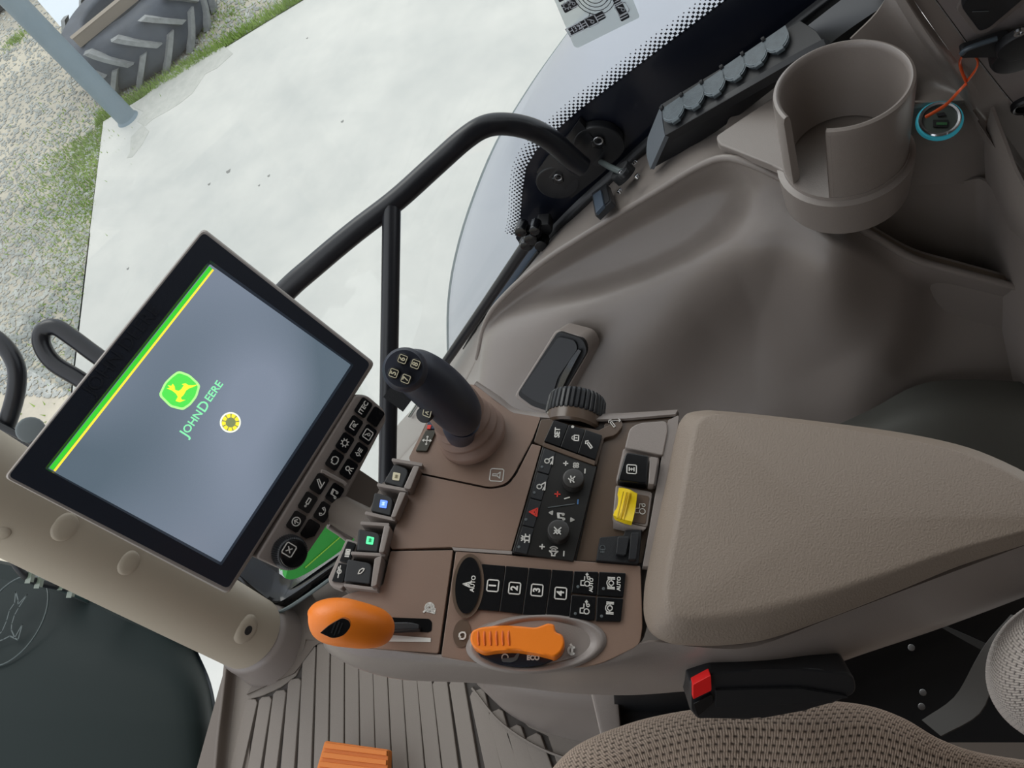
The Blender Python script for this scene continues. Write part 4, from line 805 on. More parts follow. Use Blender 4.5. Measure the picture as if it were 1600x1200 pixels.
c_ = PMs.p(360, 660, .0002)
lathe('loading_disc', c_, PM.n, [(1e-5, 0.0002), (lw*16.5, .0002), (lw*16.5, 0)], swhite, sc_, 32)
lathe('loading_wheel', c_+PM.n*.0002, PM.n, [(1e-5, 0.0002), (lw*14, .0002), (lw*14, 0)], solive, sc_, 32)
for k in range(9):
    a0 = k/9*6.283+.2; cc = c_+PM.n*.0006; bm = bmesh.new(); add_prism(bm, [cc+lw*r_*(math.cos(t)*PM.ex+math.sin(t)*PM.ey) for r_, t in ((8, a0-.26), (13.4, a0-.27), (14, a0), (13.4, a0+.27), (8, a0+.26))], PM.n, .0001); finish('loading_segment', bm, syell, sc_, smooth=False)
lathe('wheel_hub', c_+PM.n*.0006, PM.n, [(1e-5, 0.0002), (lw*8, .0002), (lw*8, 0)], solive, sc_, 24)
text('JOHN DEERE', PM, 192, 545, .014, mat('bezel_faint_relief', (36, 40, 48), .35), mo, h=.0018)
# keypad
PQ = PM.up(.001); kp = thing('monitor_keypad', 'brown strip of black function keys with a rotary knob along the monitor', 'keypad', PQ.p(500, 760))
plate('keypad_body', [(556, 616, 5), (574, 617, 8), (602, 641, 8), (604, 657, 8), (535, 785, 20), (478, 868, 8), (458, 892, 8), (444, 892, 8), (400, 872, 6)], PQ, 0, .016, beige, kp, 6, .0025, 3)
plate('keypad_back', [(545, 650, 5), (585, 672, 8), (470, 868, 8), (410, 868, 6)], PQ, -.014, .006, darkbeige, kp, 6, .002)
kA = [(568, 637), (553, 665), (539, 692), (523, 719), (499, 756), (481, 785), (463, 815)]; kB = [(587, 651), (575, 679), (561, 707), (545, 733), (523, 771), (505, 800), (485, 828)]
icA = [None, 'bridge', 'gear', 'engine', 'pen', 'valve', 'home']; icB = [None, 'door', 'gearlist', 'light', 'note', 'phone', None]
lk = PQ.depth(520, 740)/1200
for P3, I3 in ((kA, icA), (kB, icB)):
    for (a, b), ii in zip(P3, I3):
        c_ = PQ.p(a, b, .0016); bm = bmesh.new(); hx, hy = lk*13.2, lk*10.2; cut = lk*4; last = (a, b) == (485, 828); cx_ = lk*(9 if last else 2)
        pts_ = [(-hx+cx_, -hy), (hx-cut*.5, -hy), (hx, -hy+cut*.5), (hx, hy-cut*.5), (hx-cut*.5, hy), (-hx+cut*.5, hy), (-hx, hy-cut*.5), (-hx, -hy+cx_)]
        add_prism(bm, [c_+PQ.ex*u+PQ.ey*v for u, v in pts_], PQ.n, .003, .0006); kk = finish('key', bm, glossb, kp)
        if ii: icon(IC[ii], PQ.up(.0016), a, b, lk*7.2, white, kk, wd=lk*1.5)
        elif (a, b) == (568, 637): text('ITEC', PQ.up(.0016), a, b, lk*11, white, kk, bold=.00012)
tube('divider_ridge', [PQ.p(a, b, .0012) for a, b in ((502, 736), (508, 738), (536, 753), (540, 757))], .0016, padside, kp, 8)
rk = thing('keypad_rotary_knob', 'black knurled rotary knob with cross symbol at the keypad end', 'knob', PQ.p(452, 860))
kc = PQ.p(450, 862, 0); kr = lk*25.5
lathe('knurled_ring', kc, PQ.n, [(kr, 0), (kr*.99, .006), (kr*.92, .010), (kr*.84, .011), (1e-5, .011)], black, rk, 96, angle=20, rfun=lambda r, h, t: r*(1+(.035*(1 if int(t/6.2832*96+.5) % 2 else -1) if r > kr*.9 else 0)))
tp = lathe('knob_face', kc+PQ.n*.009, PQ.n, disc_prof(kr*.82, .005, .0015), glossb, rk, 36)
icon(IC['xbox'], PQ.up(.0142), 452, 859, lk*8.5, white, tp, wd=lk*1.6)
# bracket below the keypad
br = thing('monitor_bracket', 'dark taupe flat bracket arm between monitor keypad and console', 'bracket', W(550, 790, .72))
PBk = PM.up(-.04)
plate('bracket_arm', [(545, 722), (604, 762), (548, 848), (513, 821), (505, 795)], PBk, 0, .003, darkbeige, br, 3, .002)
tube('support_arm', [PM.p(420, 720, -.04), PM.p(500, 780, -.05), PC.p(590, 830, -.03), PC.p(640, 850, -.04)], .014, darkbeige, br, 14, 4)
tube('bracket_edge', [PBk.p(a, b, 0) for a, b in ((513, 821), (530, 832), (547, 845))], .003, padside, br, 8)

# ------------------------------------------------------------------ armrest console
mpp = .56/1200
ac = thing('armrest_console', 'taupe armrest control console beside the driver seat', 'console', PC.p(850, 850, -.06))
def cp_(name, pts, h=0, th=.004, m=panelm, r=5, bev=.0007, par=None, seg=2): return plate(name, pts, PC, h, th, m, par or ac, r, bev, seg)
# underlying tray, seen only in the seams and in the glossy channel
cp_('under_tray', [(640, 720), (690, 612), (745, 600), (800, 648), (850, 655), (950, 655), (1055, 648), (1062, 655), (1010, 985), (990, 1015), (930, 1036), (690, 1028), (560, 1012), (510, 985), (508, 950), (600, 912), (614, 850)], -.004, .02, seam, 6, .001)
cp_('joystick_panel', [(662, 672, 6), (640, 716, 3), (655, 737, 3), (766, 760, 8), (790, 755, 10), (803, 738, 10), (829, 690, 4), (843, 653, 2), (800, 646, 6), (775, 628, 10), (738, 600, 10), (690, 610, 10)])
cp_('main_panel', [(656, 741, 3), (766, 764, 8), (793, 759, 10), (807, 741, 8), (831, 693, 2), (846, 697, 2), (799, 861, 2), (706, 855, 2), (612, 858, 2), (607, 850, 2), (640, 765, 8)])
cp_('slot_panel', [(610, 861, 2), (708, 859, 2), (685, 1021, 4), (560, 1012, 14), (514, 987, 8), (510, 950, 10), (540, 928, 14), (598, 914, 4)])
cp_('button_panel', [(712, 861, 3), (800, 868, 1), (1001, 884, 3), (1004, 980, 6), (1000, 1008, 12), (930, 1042, 30), (800, 1046, 30), (689, 1026, 4)], m=panelm)
cp_('front_highlight_edge', [(706, 855, 1), (800, 861, 1), (800, 866, 1), (709, 860, 1)], .0006, .003, padside, 1, .0005)
cp_('glossy_channel', [(945, 660, 3), (1050, 652, 3), (1003, 880, 2), (900, 876, 2), (934, 727, 2)], -.0055+.002, .003, gloss, 3, .0005)
cp_('dial_seat_panel', [(845, 655, 2), (862, 655, 2), (935, 672, 2), (970, 655, 4), (974, 665, 6), (962, 680, 6), (944, 684, 4), (932, 727, 2), (847, 696, 2), (834, 690, 2)], .0003, .005, gloss, 3, .0006)
# side skirt falling toward the driver
def pc3(a, b, h): return PC.p(a, b, h)
sk = [[(514, 975, 0), (522, 998, 0), (560, 1012, 0), (620, 1018, 0), (690, 1028, 0), (800, 1042, 0), (900, 1040, 0), (970, 1020, 0), (1015, 1003, .0), (1100, 1012, 0), (1180, 1010, 0), (1300, 965, 0), (1440, 912, 0), (1620, 845, 0)],
      [(506, 985, -.006), (512, 1008, -.008), (555, 1028, -.008), (620, 1036, -.008), (695, 1042, -.008), (800, 1050, -.006), (900, 1050, -.006), (975, 1038, -.006), (1030, 1028, -.008), (1110, 1028, -.012), (1190, 1022, -.012), (1310, 985, -.012), (1450, 932, -.012), (1630, 862, -.012)],
      [(503, 990, -.02), (512, 1018, -.026), (560, 1045, -.028), (620, 1060, -.03), (700, 1064, -.034), (800, 1066, -.036), (900, 1066, -.036), (990, 1064, -.036), (1070, 1062, -.036), (1130, 1062, -.04), (1210, 1056, -.04), (1330, 1015, -.04), (1470, 968, -.04), (1650, 900, -.04)],
      [(510, 985, -.05), (520, 1010, -.055), (570, 1040, -.055), (630, 1058, -.058), (710, 1064, -.06), (810, 1074, -.06), (900, 1084, -.06), (990, 1086, -.06), (1075, 1080, -.06), (1140, 1078, -.06), (1220, 1068, -.06), (1340, 1025, -.06), (1480, 978, -.06), (1660, 910, -.06)]]
surf('side_skirt', [[pc3(*q) for q in r_] for r_ in sk], beige, ac, 4, 4, .003)
# right hand outer lip beside the trim
surf('outer_lip', [[pc3(*q) for q in ((741, 600, 0), (776, 627, 0), (801, 646, 0), (843, 652, 0), (950, 655, 0), (1055, 647, 0))], [pc3(*q) for q in ((746, 596, -.006), (782, 620, -.008), (806, 638, -.008), (850, 645, -.008), (950, 646, -.008), (1060, 640, -.008))], [pc3(*q) for q in ((752, 610, -.03), (788, 632, -.03), (812, 648, -.03), (850, 655, -.03), (950, 656, -.03), (1060, 655, -.03))]], beige, ac, 4, 3, .002)
cp_('raised_hood', [(984, 668, 10), (1000, 660, 8), (1042, 657, 8), (1044, 672, 6), (1036, 712, 3), (976, 700, 4)], .006, .012, padside, 6, .004, seg=4)
cp_('pad_border', [(1044, 656, 2), (1061, 648, 4), (1058, 690, 2), (1016, 885, 2), (1004, 885, 2)], .0045, .010, beige, 3, .001)
# small print on the panels
icon(IC['stick'], PC, 776, 742, mpp*11, white, ac, wd=mpp*1.6, h=.0004)
icon(IC['turbo'], PC, 671, 949, mpp*8.5, white, ac, wd=mpp*3, h=.0004, rot=-1.57)
icon(IC['slope'], PC, 957, 662, mpp*8, white, ac, wd=mpp*1.2, h=.0012)
icon([[(-1, 0), (1, 0)], [(.6, .4), (1, 0), (.6, -.4)]], PC, 963, 657, mpp*7, white, ac, wd=mpp*1, h=.0012, rot=-1.4)
cp_('lever_slot', [(598, 964, 1), (671, 967, 3), (675, 972, 3), (674, 986, 3), (669, 988, 2), (598, 984, 1)], .0004, .001, slotm, 2, 0)
cp_('lever_slot', [(570, 945, 1), (592, 948, 3), (598, 955, 3), (596, 962, 2), (572, 960, 1)], .0004, .001, slotm, 2, 0)
cp_('white_scale', [(598, 991), (673, 997), (673, 1003), (592, 1002)], .0005, .001, white, 0, 0)

# armrest pad
def padrow(f):  # outline points, f = inset
    return f
ap = thing('armrest_pad', 'taupe textured armrest pad behind the control panels', 'armrest', PC.p(1250, 850, .02))
po = [(1062, 652, 22), (1110, 641, 30), (1250, 655, 60), (1420, 678, 60), (1530, 705, 60), (1640, 760, 60), (1700, 820, 40), (1640, 838, 40), (1500, 884, 60), (1400, 925, 50), (1290, 968, 50), (1195, 1003, 40), (1120, 1010, 40), (1040, 1004, 34), (1006, 975, 30), (1008, 920, 40), (1035, 780, 60)]
pi_ = [(1088, 668, 20), (1118, 654, 30), (1250, 664, 60), (1415, 686, 60), (1520, 712, 60), (1620, 762, 60), (1675, 812, 40), (1620, 826, 40), (1490, 864, 60), (1390, 900, 50), (1285, 935, 50), (1200, 962, 40), (1120, 968, 40), (1062, 964, 34), (1044, 945, 24), (1046, 900, 40), (1068, 780, 60)]
def ring(pts, h, k=6):
    Q = [np.array(p[:2], float) for p in pts]; n = len(Q); out = []
    for i in range(n):
        for u in np.arange(k)/k:
            p0, p1, p2, p3 = Q[i-1], Q[i], Q[(i+1) % n], Q[(i+2) % n]
            d1 = min(1, np.linalg.norm(p2-p1)/(np.linalg.norm(p1-p0)+1e-6)); d2 = min(1, np.linalg.norm(p2-p1)/(np.linalg.norm(p3-p2)+1e-6))
            m1 = (p2-p0)*.5*d1; m2 = (p3-p1)*.5*d2
            q = (2*u**3-3*u*u+1)*p1+(u**3-2*u*u+u)*m1+(-2*u**3+3*u*u)*p2+(u**3-u*u)*m2
            out.append(PC.p(q[0], q[1], h))
    return out
po = [(1074, 646), (1110, 641), (1250, 655), (1420, 678), (1530, 705), (1640, 760), (1690, 812), (1640, 838), (1500, 884), (1400, 925), (1290, 968), (1195, 1000), (1120, 1009), (1050, 1006), (1018, 990), (1006, 960), (1008, 910), (1035, 780), (1060, 664)]
pi_ = [(1098, 652), (1122, 647), (1252, 661), (1415, 686), (1520, 713), (1620, 764), (1662, 808), (1620, 826), (1490, 862), (1390, 896), (1285, 930), (1198, 952), (1130, 964), (1078, 968), (1052, 962), (1040, 944), (1042, 900), (1064, 780), (1086, 668)]
mixp = lambda f: [(a[0]*(1-f)+b[0]*f, a[1]*(1-f)+b[1]*f) for a, b in zip(po, pi_)]
RG = [ring(po, -.004), ring(po, .005), ring(mixp(.06), .009), ring(mixp(.35), .0145), ring(mixp(.8), .0215), ring(mixp(1.0), .0245), ring(mixp(1.25), .0252)]
bm = bmesh.new(); VV = add_grid(bm, np.array(RG), 0, loop=True); top_r = VV[-1]; cv = bm.verts.new(PC.p(1290, 810, .0258))
for i in range(len(top_r)): bm.faces.new((top_r[i], top_r[(i+1) % len(top_r)], cv))
pad_ = finish('pad_shell', bm, padm, ap, angle=80); pad_.modifiers.clear()

# ------------------------------------------------------------------ joystick
js = thing('joystick', 'dark navy joystick with numbered buttons in a ribbed rubber boot', 'joystick', PC.p(742, 685))
jb = PC.p(741, 682, 0); jt = W(717, 672, .51); jax = nrm(PC.n*.9+RC @ np.array((-.35, .25, 0)))
fold = [(61, -.001), (64, .003), (63, .007), (55, .010), (58, .0125), (59, .0155), (51, .0185), (53, .021), (54, .0235), (46, .0265), (49, .030), (48, .040), (45, .048), (38, .052), (26, .053)]
lathe('boot', jb, jax, [(r_*mpp*.93, h) for r_, h in fold], rubber, js, 48, angle=80)
path = [(722, 664, .552, 23), (721, 657, .548, 29), (718, 646, .540, 35), (708, 632, .527, 39), (692, 615, .513, 41), (674, 599, .502, 41), (657, 586, .494, 39), (645, 579, .489, 36), (636, 575, .485, 30), (630, 572, .482, 17)]
Pj = [W(a, b, c) for a, b, c, d in path]; Rj = [c*d/1200 for a, b, c, d in path]
grip = tube('grip', Pj, Rj, navy, js, 32, 5, flat=1.0)
tube('neck_ring', [W(721, 656, .552), W(718, 664, .560), W(717, 669, .566), W(720, 676, .580)], [.0138, .0130, .0116, .0115], mat('navy_neck', (42, 50, 66), .4), js, 28)
def face_plane(px, py, d, tilt=(0, 0)):
    o = W(px, py, d); n = nrm(CAM-o+RC @ np.array((tilt[0], tilt[1], 0))*.4); e = nrm(np.cross(np.array((0, 1., 0)), n)); u = RC @ np.array((.35, .93, 0)); u = nrm(u-u.dot(n)*n); return Plane(o, u, np.cross(n, u))
PJ = face_plane(632, 576, .4545, (-.12, .1))
lathe('button_face_plate', PJ.p(632, 577, -.006), PJ.n, [(.0138, -.004), (.013, .002), (.0112, .0045), (1e-5, .0052)], navy, js, 32)
for s__, a, b in (('5', 615, 583), ('6', 629, 561), ('7', 634, 592), ('8', 649, 569)):
    bm = bmesh.new(); c_ = PJ.p(a, b, .001); add_lathe(bm, c_-PJ.n*.006, PJ.n, disc_prof(.0035, .0075), 16); kk = finish('thumb_button', bm, blackm, js)
    icon([SQ], PJ.up(.0026), a, b, .0023, ivory, kk, 'button_outline', wd=.0004); text(s__, PJ.up(.0026), a, b, .0046, ivory, kk, bold=.0001)
PT = face_plane(667, 645, .503, (-.6, -.5))
lathe('side_button', PT.p(667, 645, -.004), PT.n, disc_prof(.0055, .006), blackm, js, 20); icon([SQ, [(-.4, -.4), (0, .4), (.4, -.4)]], PT.up(.0022), 667, 645, .0026, ivory, js, 'button_outline', wd=.0005)
bm = bmesh.new(); add_box(bm, W(623, 622, .502), RC @ np.array((.8, -.6, 0)), RC @ np.array((.6, .8, 0)), RC @ np.array((0, 0, 1)), .012, .006, .009, .002); finish('trigger', bm, blackm, js)

# small panel switch left of the joystick
sx_ = thing('diagonal_panel_switch', 'small dark olive panel switch left of the joystick boot', 'switch', PC.p(666, 690))
a = plate('switch_plate', [(665, 672, 2), (682, 672, 2), (667, 705, 2), (649, 704, 2)], PC, .002, .004, mat('olive_black', (56, 54, 44), .45), sx_, 2, .0006); icon(IC['cross'], PC, 667, 688, mpp*8.5, white, a, wd=mpp*1.3, h=.0024)
b = plate('switch_plate', [(668, 658, 2), (685, 655, 2), (683, 670, 2), (666, 670, 2)], PC, .002, .004, mat('blue_black', (48, 62, 84), .4), sx_, 2, .0006); cp = PC
plate('red_mark', [(668, 664), (674, 664), (672, 670), (667, 670)], PC, .0026, .001, redp, b, 0, 0); lathe('white_mark', PC.p(682, 660, .0018), PC.n, disc_prof(mpp*4, .0012), white, b, 14)

# ------------------------------------------------------------------ four finger levers on the front edge
LV = [(((616, 724), (640, 733), (629, 762), (599, 753)), ((646, 727), (656, 728), (641, 765), (630, 762)), ((615, 718), (658, 725)), (619, 744), 'ivory', 'uppermost finger lever with ivory symbol below the joystick'),
      (((585, 769), (615, 777), (610, 806), (579, 798)), ((624, 768), (635, 769), (618, 808), (610, 808)), ((571, 800), (617, 812)), (599, 787), 'blue', 'finger lever with lit blue symbol second below the joystick'),
      (((560, 826), (595, 833), (590, 863), (557, 860)), ((600, 820), (610, 822), (600, 863), (591, 863)), ((565, 816), (606, 819)), (578, 844), 'green', 'finger lever with lit green symbol third below the joystick'),
      (((543, 873), (582, 880), (578, 913), (537, 908)), ((585, 872), (597, 868), (588, 915), (579, 917)), ((549, 863), (601, 866)), (562, 893), 'white', 'lowest finger lever with white grip symbol above the orange lever')]
cols = dict(ivory=(mat('lever_ivory', (196, 188, 160), .5, emis=.15), mat('lever_ivory_mark', (140, 132, 100), .5)), blue=(mat('lever_blue', (120, 160, 250), .5, emis=.9, ec=(70, 110, 240)), mat('lever_blue_mark', (190, 215, 255), .5, emis=.5)), green=(mat('lever_green', (110, 230, 170), .5, emis=.7, ec=(60, 215, 140)), mat('lever_green_mark', (30, 140, 90), .5)), white=(white, white))
bm = None
for bl, pd, fn, sy, cn, lb in LV:
    o = thing('finger_lever', 'black '+lb, 'lever', PC.p(sy[0], sy[1], -.02), 'finger levers along the console edge')
    kk = plate('lever_cap', [(*bl[0], 4), (*bl[1], 10), (*bl[2], 3), (*bl[3], 3)], PC, .004, .022, black, o, 4, .003, 3)
    plate('paddle', [(*p, 3) for p in pd], PC, .011, .026, beige, o, 3, .0015)
    if cn == 'white': icon([[(-.9, -.2), (-.2, .35), (.6, .35), (.9, 0), (.3, -.35), (-.4, -.5), (-.9, -.2)]], PC.up(.0042), sy[0]+2, sy[1]-1, mpp*6.5, white, kk, wd=mpp*1.5, rot=-.9)
    else:
        a, b = sy; s3 = 5.5; plate('symbol_block', [(a-s3+1, b-s3-1, 1.5), (a+s3+1.2, b-s3+1, 1.5), (a+s3-1, b+s3+1.5, 1.5), (a-s3-1, b+s3, 1.5)], PC, .0046, .0005, cols[cn][0], kk, 1, 0)
        icon([[(-.7, 0), (.7, 0)], [(-.5, .55), (-.5, -.55)], [(.5, .55), (.5, -.55)], [(0, .4), (0, -.4)]], PC.up(.0048), a, b, mpp*4, cols[cn][1], kk, wd=mpp*1.1)
fw = thing('lever_guard', 'taupe guard with fins between the finger levers', 'guard', PC.p(590, 830, -.03))
plate('guard_base', [(658, 726), (640, 770), (612, 850), (600, 912), (545, 925), (530, 915), (545, 860), (575, 800), (600, 750), (622, 722)], PC, -.016, .02, darkbeige, fw, 5, .002)
for a, b in (((612, 718), (660, 726)), ((589, 757), (638, 766)), ((570, 801), (618, 812)), ((563, 817), (608, 820)), ((548, 864), (602, 867)), ((537, 914), (590, 921))):
    an, bn = np.array(a, float), np.array(b, float); d_ = nrm(bn-an); q = np.array((-d_[1], d_[0]))*2.6
    plate('fin', [(*(an-q), 2.5), (*(bn-q), 1), (*(bn+q), 1), (*(an+q), 2.5)], PC, .006, .024, beige, fw, 2, .001)
# slim key strip with a chrome edge
ks_ = thing('slim_key_strip', 'narrow two key strip with pale edge beside the lowest finger levers', 'keypad', PC.p(530, 880, -.01))
plate('strip_edge', [(541, 841, 3), (560, 847, 3), (545, 905, 3), (533, 921, 4), (515, 914, 4), (512, 903, 3)], PC, -.003, .008, padside, ks_, 3, .0015)
a = plate('key', [(543, 845, 2), (556, 849, 2), (545, 880, 1), (530, 876, 1)], PC, -.001, .003, glossb, ks_, 1, .0003); icon([[(-.9, -.5), (-.9, .5)], [(-.4, -.5), (-.4, .5), (0, .5), (0, -.5), (-.4, -.5)], [(.4, -.5), (.4, .5), (.9, .5), (.9, -.5), (.4, -.5)]], PC, 543, 864, mpp*6, white, a, wd=mpp*2, h=-.0007)
a = plate('key', [(529, 879, 1), (543, 882, 1), (536, 910, 2), (518, 908, 2)], PC, -.001, .003, glossb, ks_, 1, .0003); icon([[(-1.2, 0), (1.2, 0)], circ(0, 0, .4, 8), [(.5, .3), (.9, .3)]], PC, 530, 893, mpp*8, white, a, wd=mpp*1.5, h=-.0007)

# ------------------------------------------------------------------ orange throttle lever
ot = thing('orange_throttle_lever', 'orange hand throttle lever with black thumb button in the console slot', 'lever', PC.p(600, 978))
pth = [(489, 972, .498, 12), (493, 970, .498, 24), (503, 969, .497, 31), (518, 970, .496, 35), (535, 972, .496, 36.5), (552, 975, .498, 35.5), (568, 978, .501, 34), (582, 980, .505, 31.5), (592, 981, .509, 28), (597, 981, .512, 22), (599, 982, .514, 10)]
tube('grip', [W(a, b, c) for a, b, c, d in pth], [c*d/1200 for a, b, c, d in pth], orange, ot, 32, 5)
plate('stem', [(590, 972), (640, 972), (655, 975), (655, 983), (590, 986)], PC, .008, .010, black, ot, 3, .002)
PT2 = face_plane(524, 980, .4665, (-.1, -.15)); 
plate('thumb_button', [(500, 989, 1), (515, 976, 8), (535, 965, 6), (546, 970, 6), (548, 979, 6), (538, 993, 8), (520, 998, 6)], PT2, .003, .008, glossb, ot, 4, .0025, 3)
icon([[(-1, 0), (1, 0)], [(-.8, .5), (.8, .5)], [(-.6, -.5), (.9, -.5)]], PT2, 526, 982, .004, black, ot, 'grip_ridges', wd=.0008, h=.0034)

# ------------------------------------------------------------------ main button row
br_ = thing('gear_key_row', 'black key row numbered 1 to 4 on the console', 'keypad', PC.p(850, 925))
cc = PC.p(733, 917, 0); ea, eb = mpp*26.5, mpp*43.5
def ell(name, c, rx, ry, h, th, m, par, rot=.06, bev=.001, n=36):
    bm = bmesh.new(); q = PC.rot(rot); add_prism(bm, [c+PC.n*h+q.ex*ry*math.cos(t)+q.ey*rx*math.sin(t) for t in np.linspace(0, 6.283, n, endpoint=False)], PC.n, th, bev, 3); return finish(name, bm, m, par)
ell('oval_bezel', PC.p(732, 916), mpp*21, mpp*46, .0025, .003, gloss, br_, bev=.0015)
ov = ell('oval_key', PC.p(732, 916), mpp*17, mpp*41, .0035, .004, glossb, br_)
icon(IC['steer'], PC.up(.0036), 730, 913, mpp*8, white, ov, wd=mpp*1.8); text('AUTO', PC.up(.0036), 739, 912, mpp*9, white, ov, bold=.0001)
tb_ = [(752, 881), (790, 884), (826, 887), (862, 890), (896, 892)]; bb_ = [(744, 952), (780, 955), (816, 959), (852, 964), (889, 968)]
for i, (s__, a, b) in enumerate((('1', 770, 915), ('2', 804, 919), ('3', 839, 922), ('4', 876, 927))):
    kk = plate('key', [(tb_[i][0]+.6, tb_[i][1], 1), (tb_[i+1][0]-.6, tb_[i+1][1], 1), (bb_[i+1][0]-.6, bb_[i+1][1], 1), (bb_[i][0]+.6, bb_[i][1], 1)], PC, .0022-.0003*(i % 2), .004, glossb, br_, 1, .0006)
    U = PC.up(.0024); icon([SQ], U, a, b, mpp*8.6, white, kk, 'key_outline', wd=mpp*1.8); text(s__, U, a, b, mpp*15, white, kk, bold=.00022)
k4 = [([(897, 892), (935, 893), (932, 930), (893, 926)], 'tractorv', 'AUTO', (915, 907), (924, 914), (903, 917)), ([(936, 893), (978, 895), (974, 933), (933, 930)], 'diff', 'AUTO', (955, 911), (967, 912), (943, 920)), ([(893, 929), (931, 932), (929, 969), (889, 966)], 'tractorv', None, (914, 950), None, (899, 959)), ([(933, 932), (974, 935), (970, 971), (931, 970)], 'diff', None, (953, 950), None, (940, 963))]
for pts_, ic_, tx, (a, b), tpos, (la, lb_) in k4:
    kk = plate('key', [(x, y, 2) for x, y in pts_], PC, .0026, .004, glossb, br_, 2, .001); U = PC.up(.0028)
    icon(IC[ic_], U, a, b, mpp*8.5, white, kk, wd=mpp*1.5)
    if tx: text(tx, U, *tpos, mpp*7.6, white, kk, bold=.0001)
    lathe('indicator_lamp', U.p(la, lb_, -.0003), PC.n, disc_prof(mpp*2.3, .0006), dimgrey, kk, 12)

# orange wheel in its recess
ow = thing('orange_speed_dial', 'orange ridged speed dial sunk in an oval recess below the keys', 'dial', PC.p(808, 1000))
rs = []
for fr, h in ((1.0, -.0002), (.93, .0022), (.84, .0016), (.74, -.0006)):
    rr_ = []
    for t in np.linspace(0, 2*math.pi, 33):
        x = 838+110*fr*math.cos(t); y = 1006+47*fr*math.sin(t)-.05*(x-838); rr_.append(PC.p(x, y, h+.0008))
    rs.append(rr_)
surf('recess_rim', rs, beige, ow, 2, 3, 0)
cp2 = [(735, 990, 8), (750, 982, 8), (790, 976), (850, 975), (900, 985, 10), (925, 1000, 14), (900, 1020, 20), (850, 1034, 20), (790, 1036, 20), (745, 1018, 14)]
plate('recess_floor', [(730, 993, 10), (760, 972, 20), (850, 966, 30), (925, 985, 20), (938, 1000, 14), (915, 1022, 20), (850, 1040, 30), (780, 1036, 20), (740, 1018, 14)], PC, .0009, .002, beige, ow, 10, .0002)
plate('dial_face', [(742, 1008, 4), (872, 1008, 6), (874, 1026, 4), (848, 1039, 12), (814, 1043, 14), (778, 1038, 12), (748, 1024, 4)], PC, .0035, .004, mat('dial_black', (36, 40, 50), .25), ow, 5, .001)
plate('dial_wheel', [(734, 1000, 6), (736, 985, 8), (752, 979, 10), (790, 977, 20), (838, 980, 6), (856, 973, 3), (866, 975, 3), (868, 987, 3), (879, 991, 5), (883, 1004, 8), (878, 1018, 8), (866, 1027, 4), (841, 1021, 10), (805, 1015, 20), (778, 1016, 20), (754, 1020, 8), (739, 1011, 8)], PC, .014, .014, orange, ow, 5, .0045, 4)
for k in range(6):
    x = 748+k*9.5; bm = bmesh.new(); add_tube(bm, [PC.p(x+dx, y, h) for dx, y, h in ((0, 983-k*.4, .0125), (-1, 990, .0142), (-1, 998, .0145), (0, 1007, .0142), (3, 1012, .012))], .0007, 6); finish('grip_ridge', bm, mat('orange_shade', (226, 104, 22), .4) if k == 0 else MATS['orange_shade'], ow)
text('ECO', PC.up(.0045), 833, 1028, mpp*9, white, ow, rot=-1.5, bold=.0002); icon([circ(0, 0, .7, 10)], PC, 789, 1027, mpp*6.5, white, ow, wd=mpp*1.6, h=.004)
plate('dial_pointer', [(783, 1029, 2), (803, 1027, 2), (813, 1014), (815, 1015), (808, 1031, 2), (800, 1035, 3), (785, 1034, 2)], PC, .0042, .001, dimgrey, ow, 2, .0002)
icon(IC['engine'], PC, 722, 993, mpp*6, white, ow, wd=mpp*2.2, h=.002); icon(IC['turtle'], PC, 892, 1016, mpp*9, white, ow, wd=mpp*3, h=.003, rot=.0)
ell('icon_oval', PC.p(722, 990), mpp*12, mpp*19, .0008, .002, gloss, ow, bev=.0005)

# ------------------------------------------------------------------ climate and radio keypad
ck = thing('climate_keypad', 'black keypad with two round knobs, hazard and fan symbols on the console', 'keypad', PC.p(865, 790))
plate('keypad_plate', [(848, 697, 2), (932, 729, 2), (896, 877, 2), (800, 864, 2)], PC, .0022, .004, mat('satin_black', (34, 33, 32), .3), ck, 2, .0006)
colL = [((850, 699), (869, 706)), ((839, 737), (858, 742)), ((828, 778), (847, 783)), ((816, 821), (835, 825)), ((803, 863), (824, 867))]
ics = [('wiper', white, (857, 719)), ('wiper', white, (845, 759)), ('tri', redp, (834, 800)), ('beacon', white, (821, 841))]
for i in range(4):
    (a1, b1), (a2, b2) = colL[i], colL[i+1]; kk = plate('key', [(a1[0]+.5, a1[1]+1.5, 1.5), (b1[0]-1.5, b1[1]+1.5, 1.5), (b2[0]-1.5, b2[1]-1.5, 1.5), (a2[0]+.5, a2[1]-1.5, 1.5)] if True else 0, PC, .0032, .002, glossb, ck, 1, .0005) if False else None
    kk = plate('key', [(colL[i][0][0]+.5, colL[i][0][1]+1, 1.5), (colL[i][1][0]-.8, colL[i][1][1]+1, 1.5), (colL[i+1][1][0]-.8, colL[i+1][1][1]-1, 1.5), (colL[i+1][0][0]+.5, colL[i+1][0][1]-1, 1.5)], PC, .0032, .002, black, ck, 1, .0005)
    n_, m_, (a, b) = ics[i]; icon(IC[n_], PC.up(.0033), a, b, mpp*7.6, m_, kk, wd=mpp*1.9)
    a, b = ((847, 730), (835, 770), (822, 812), (811, 855))[i]; lathe('indicator_lamp', PC.p(a, b, .0031), PC.n, disc_prof(mpp*2.4, .0006), dimgrey, kk, 12)
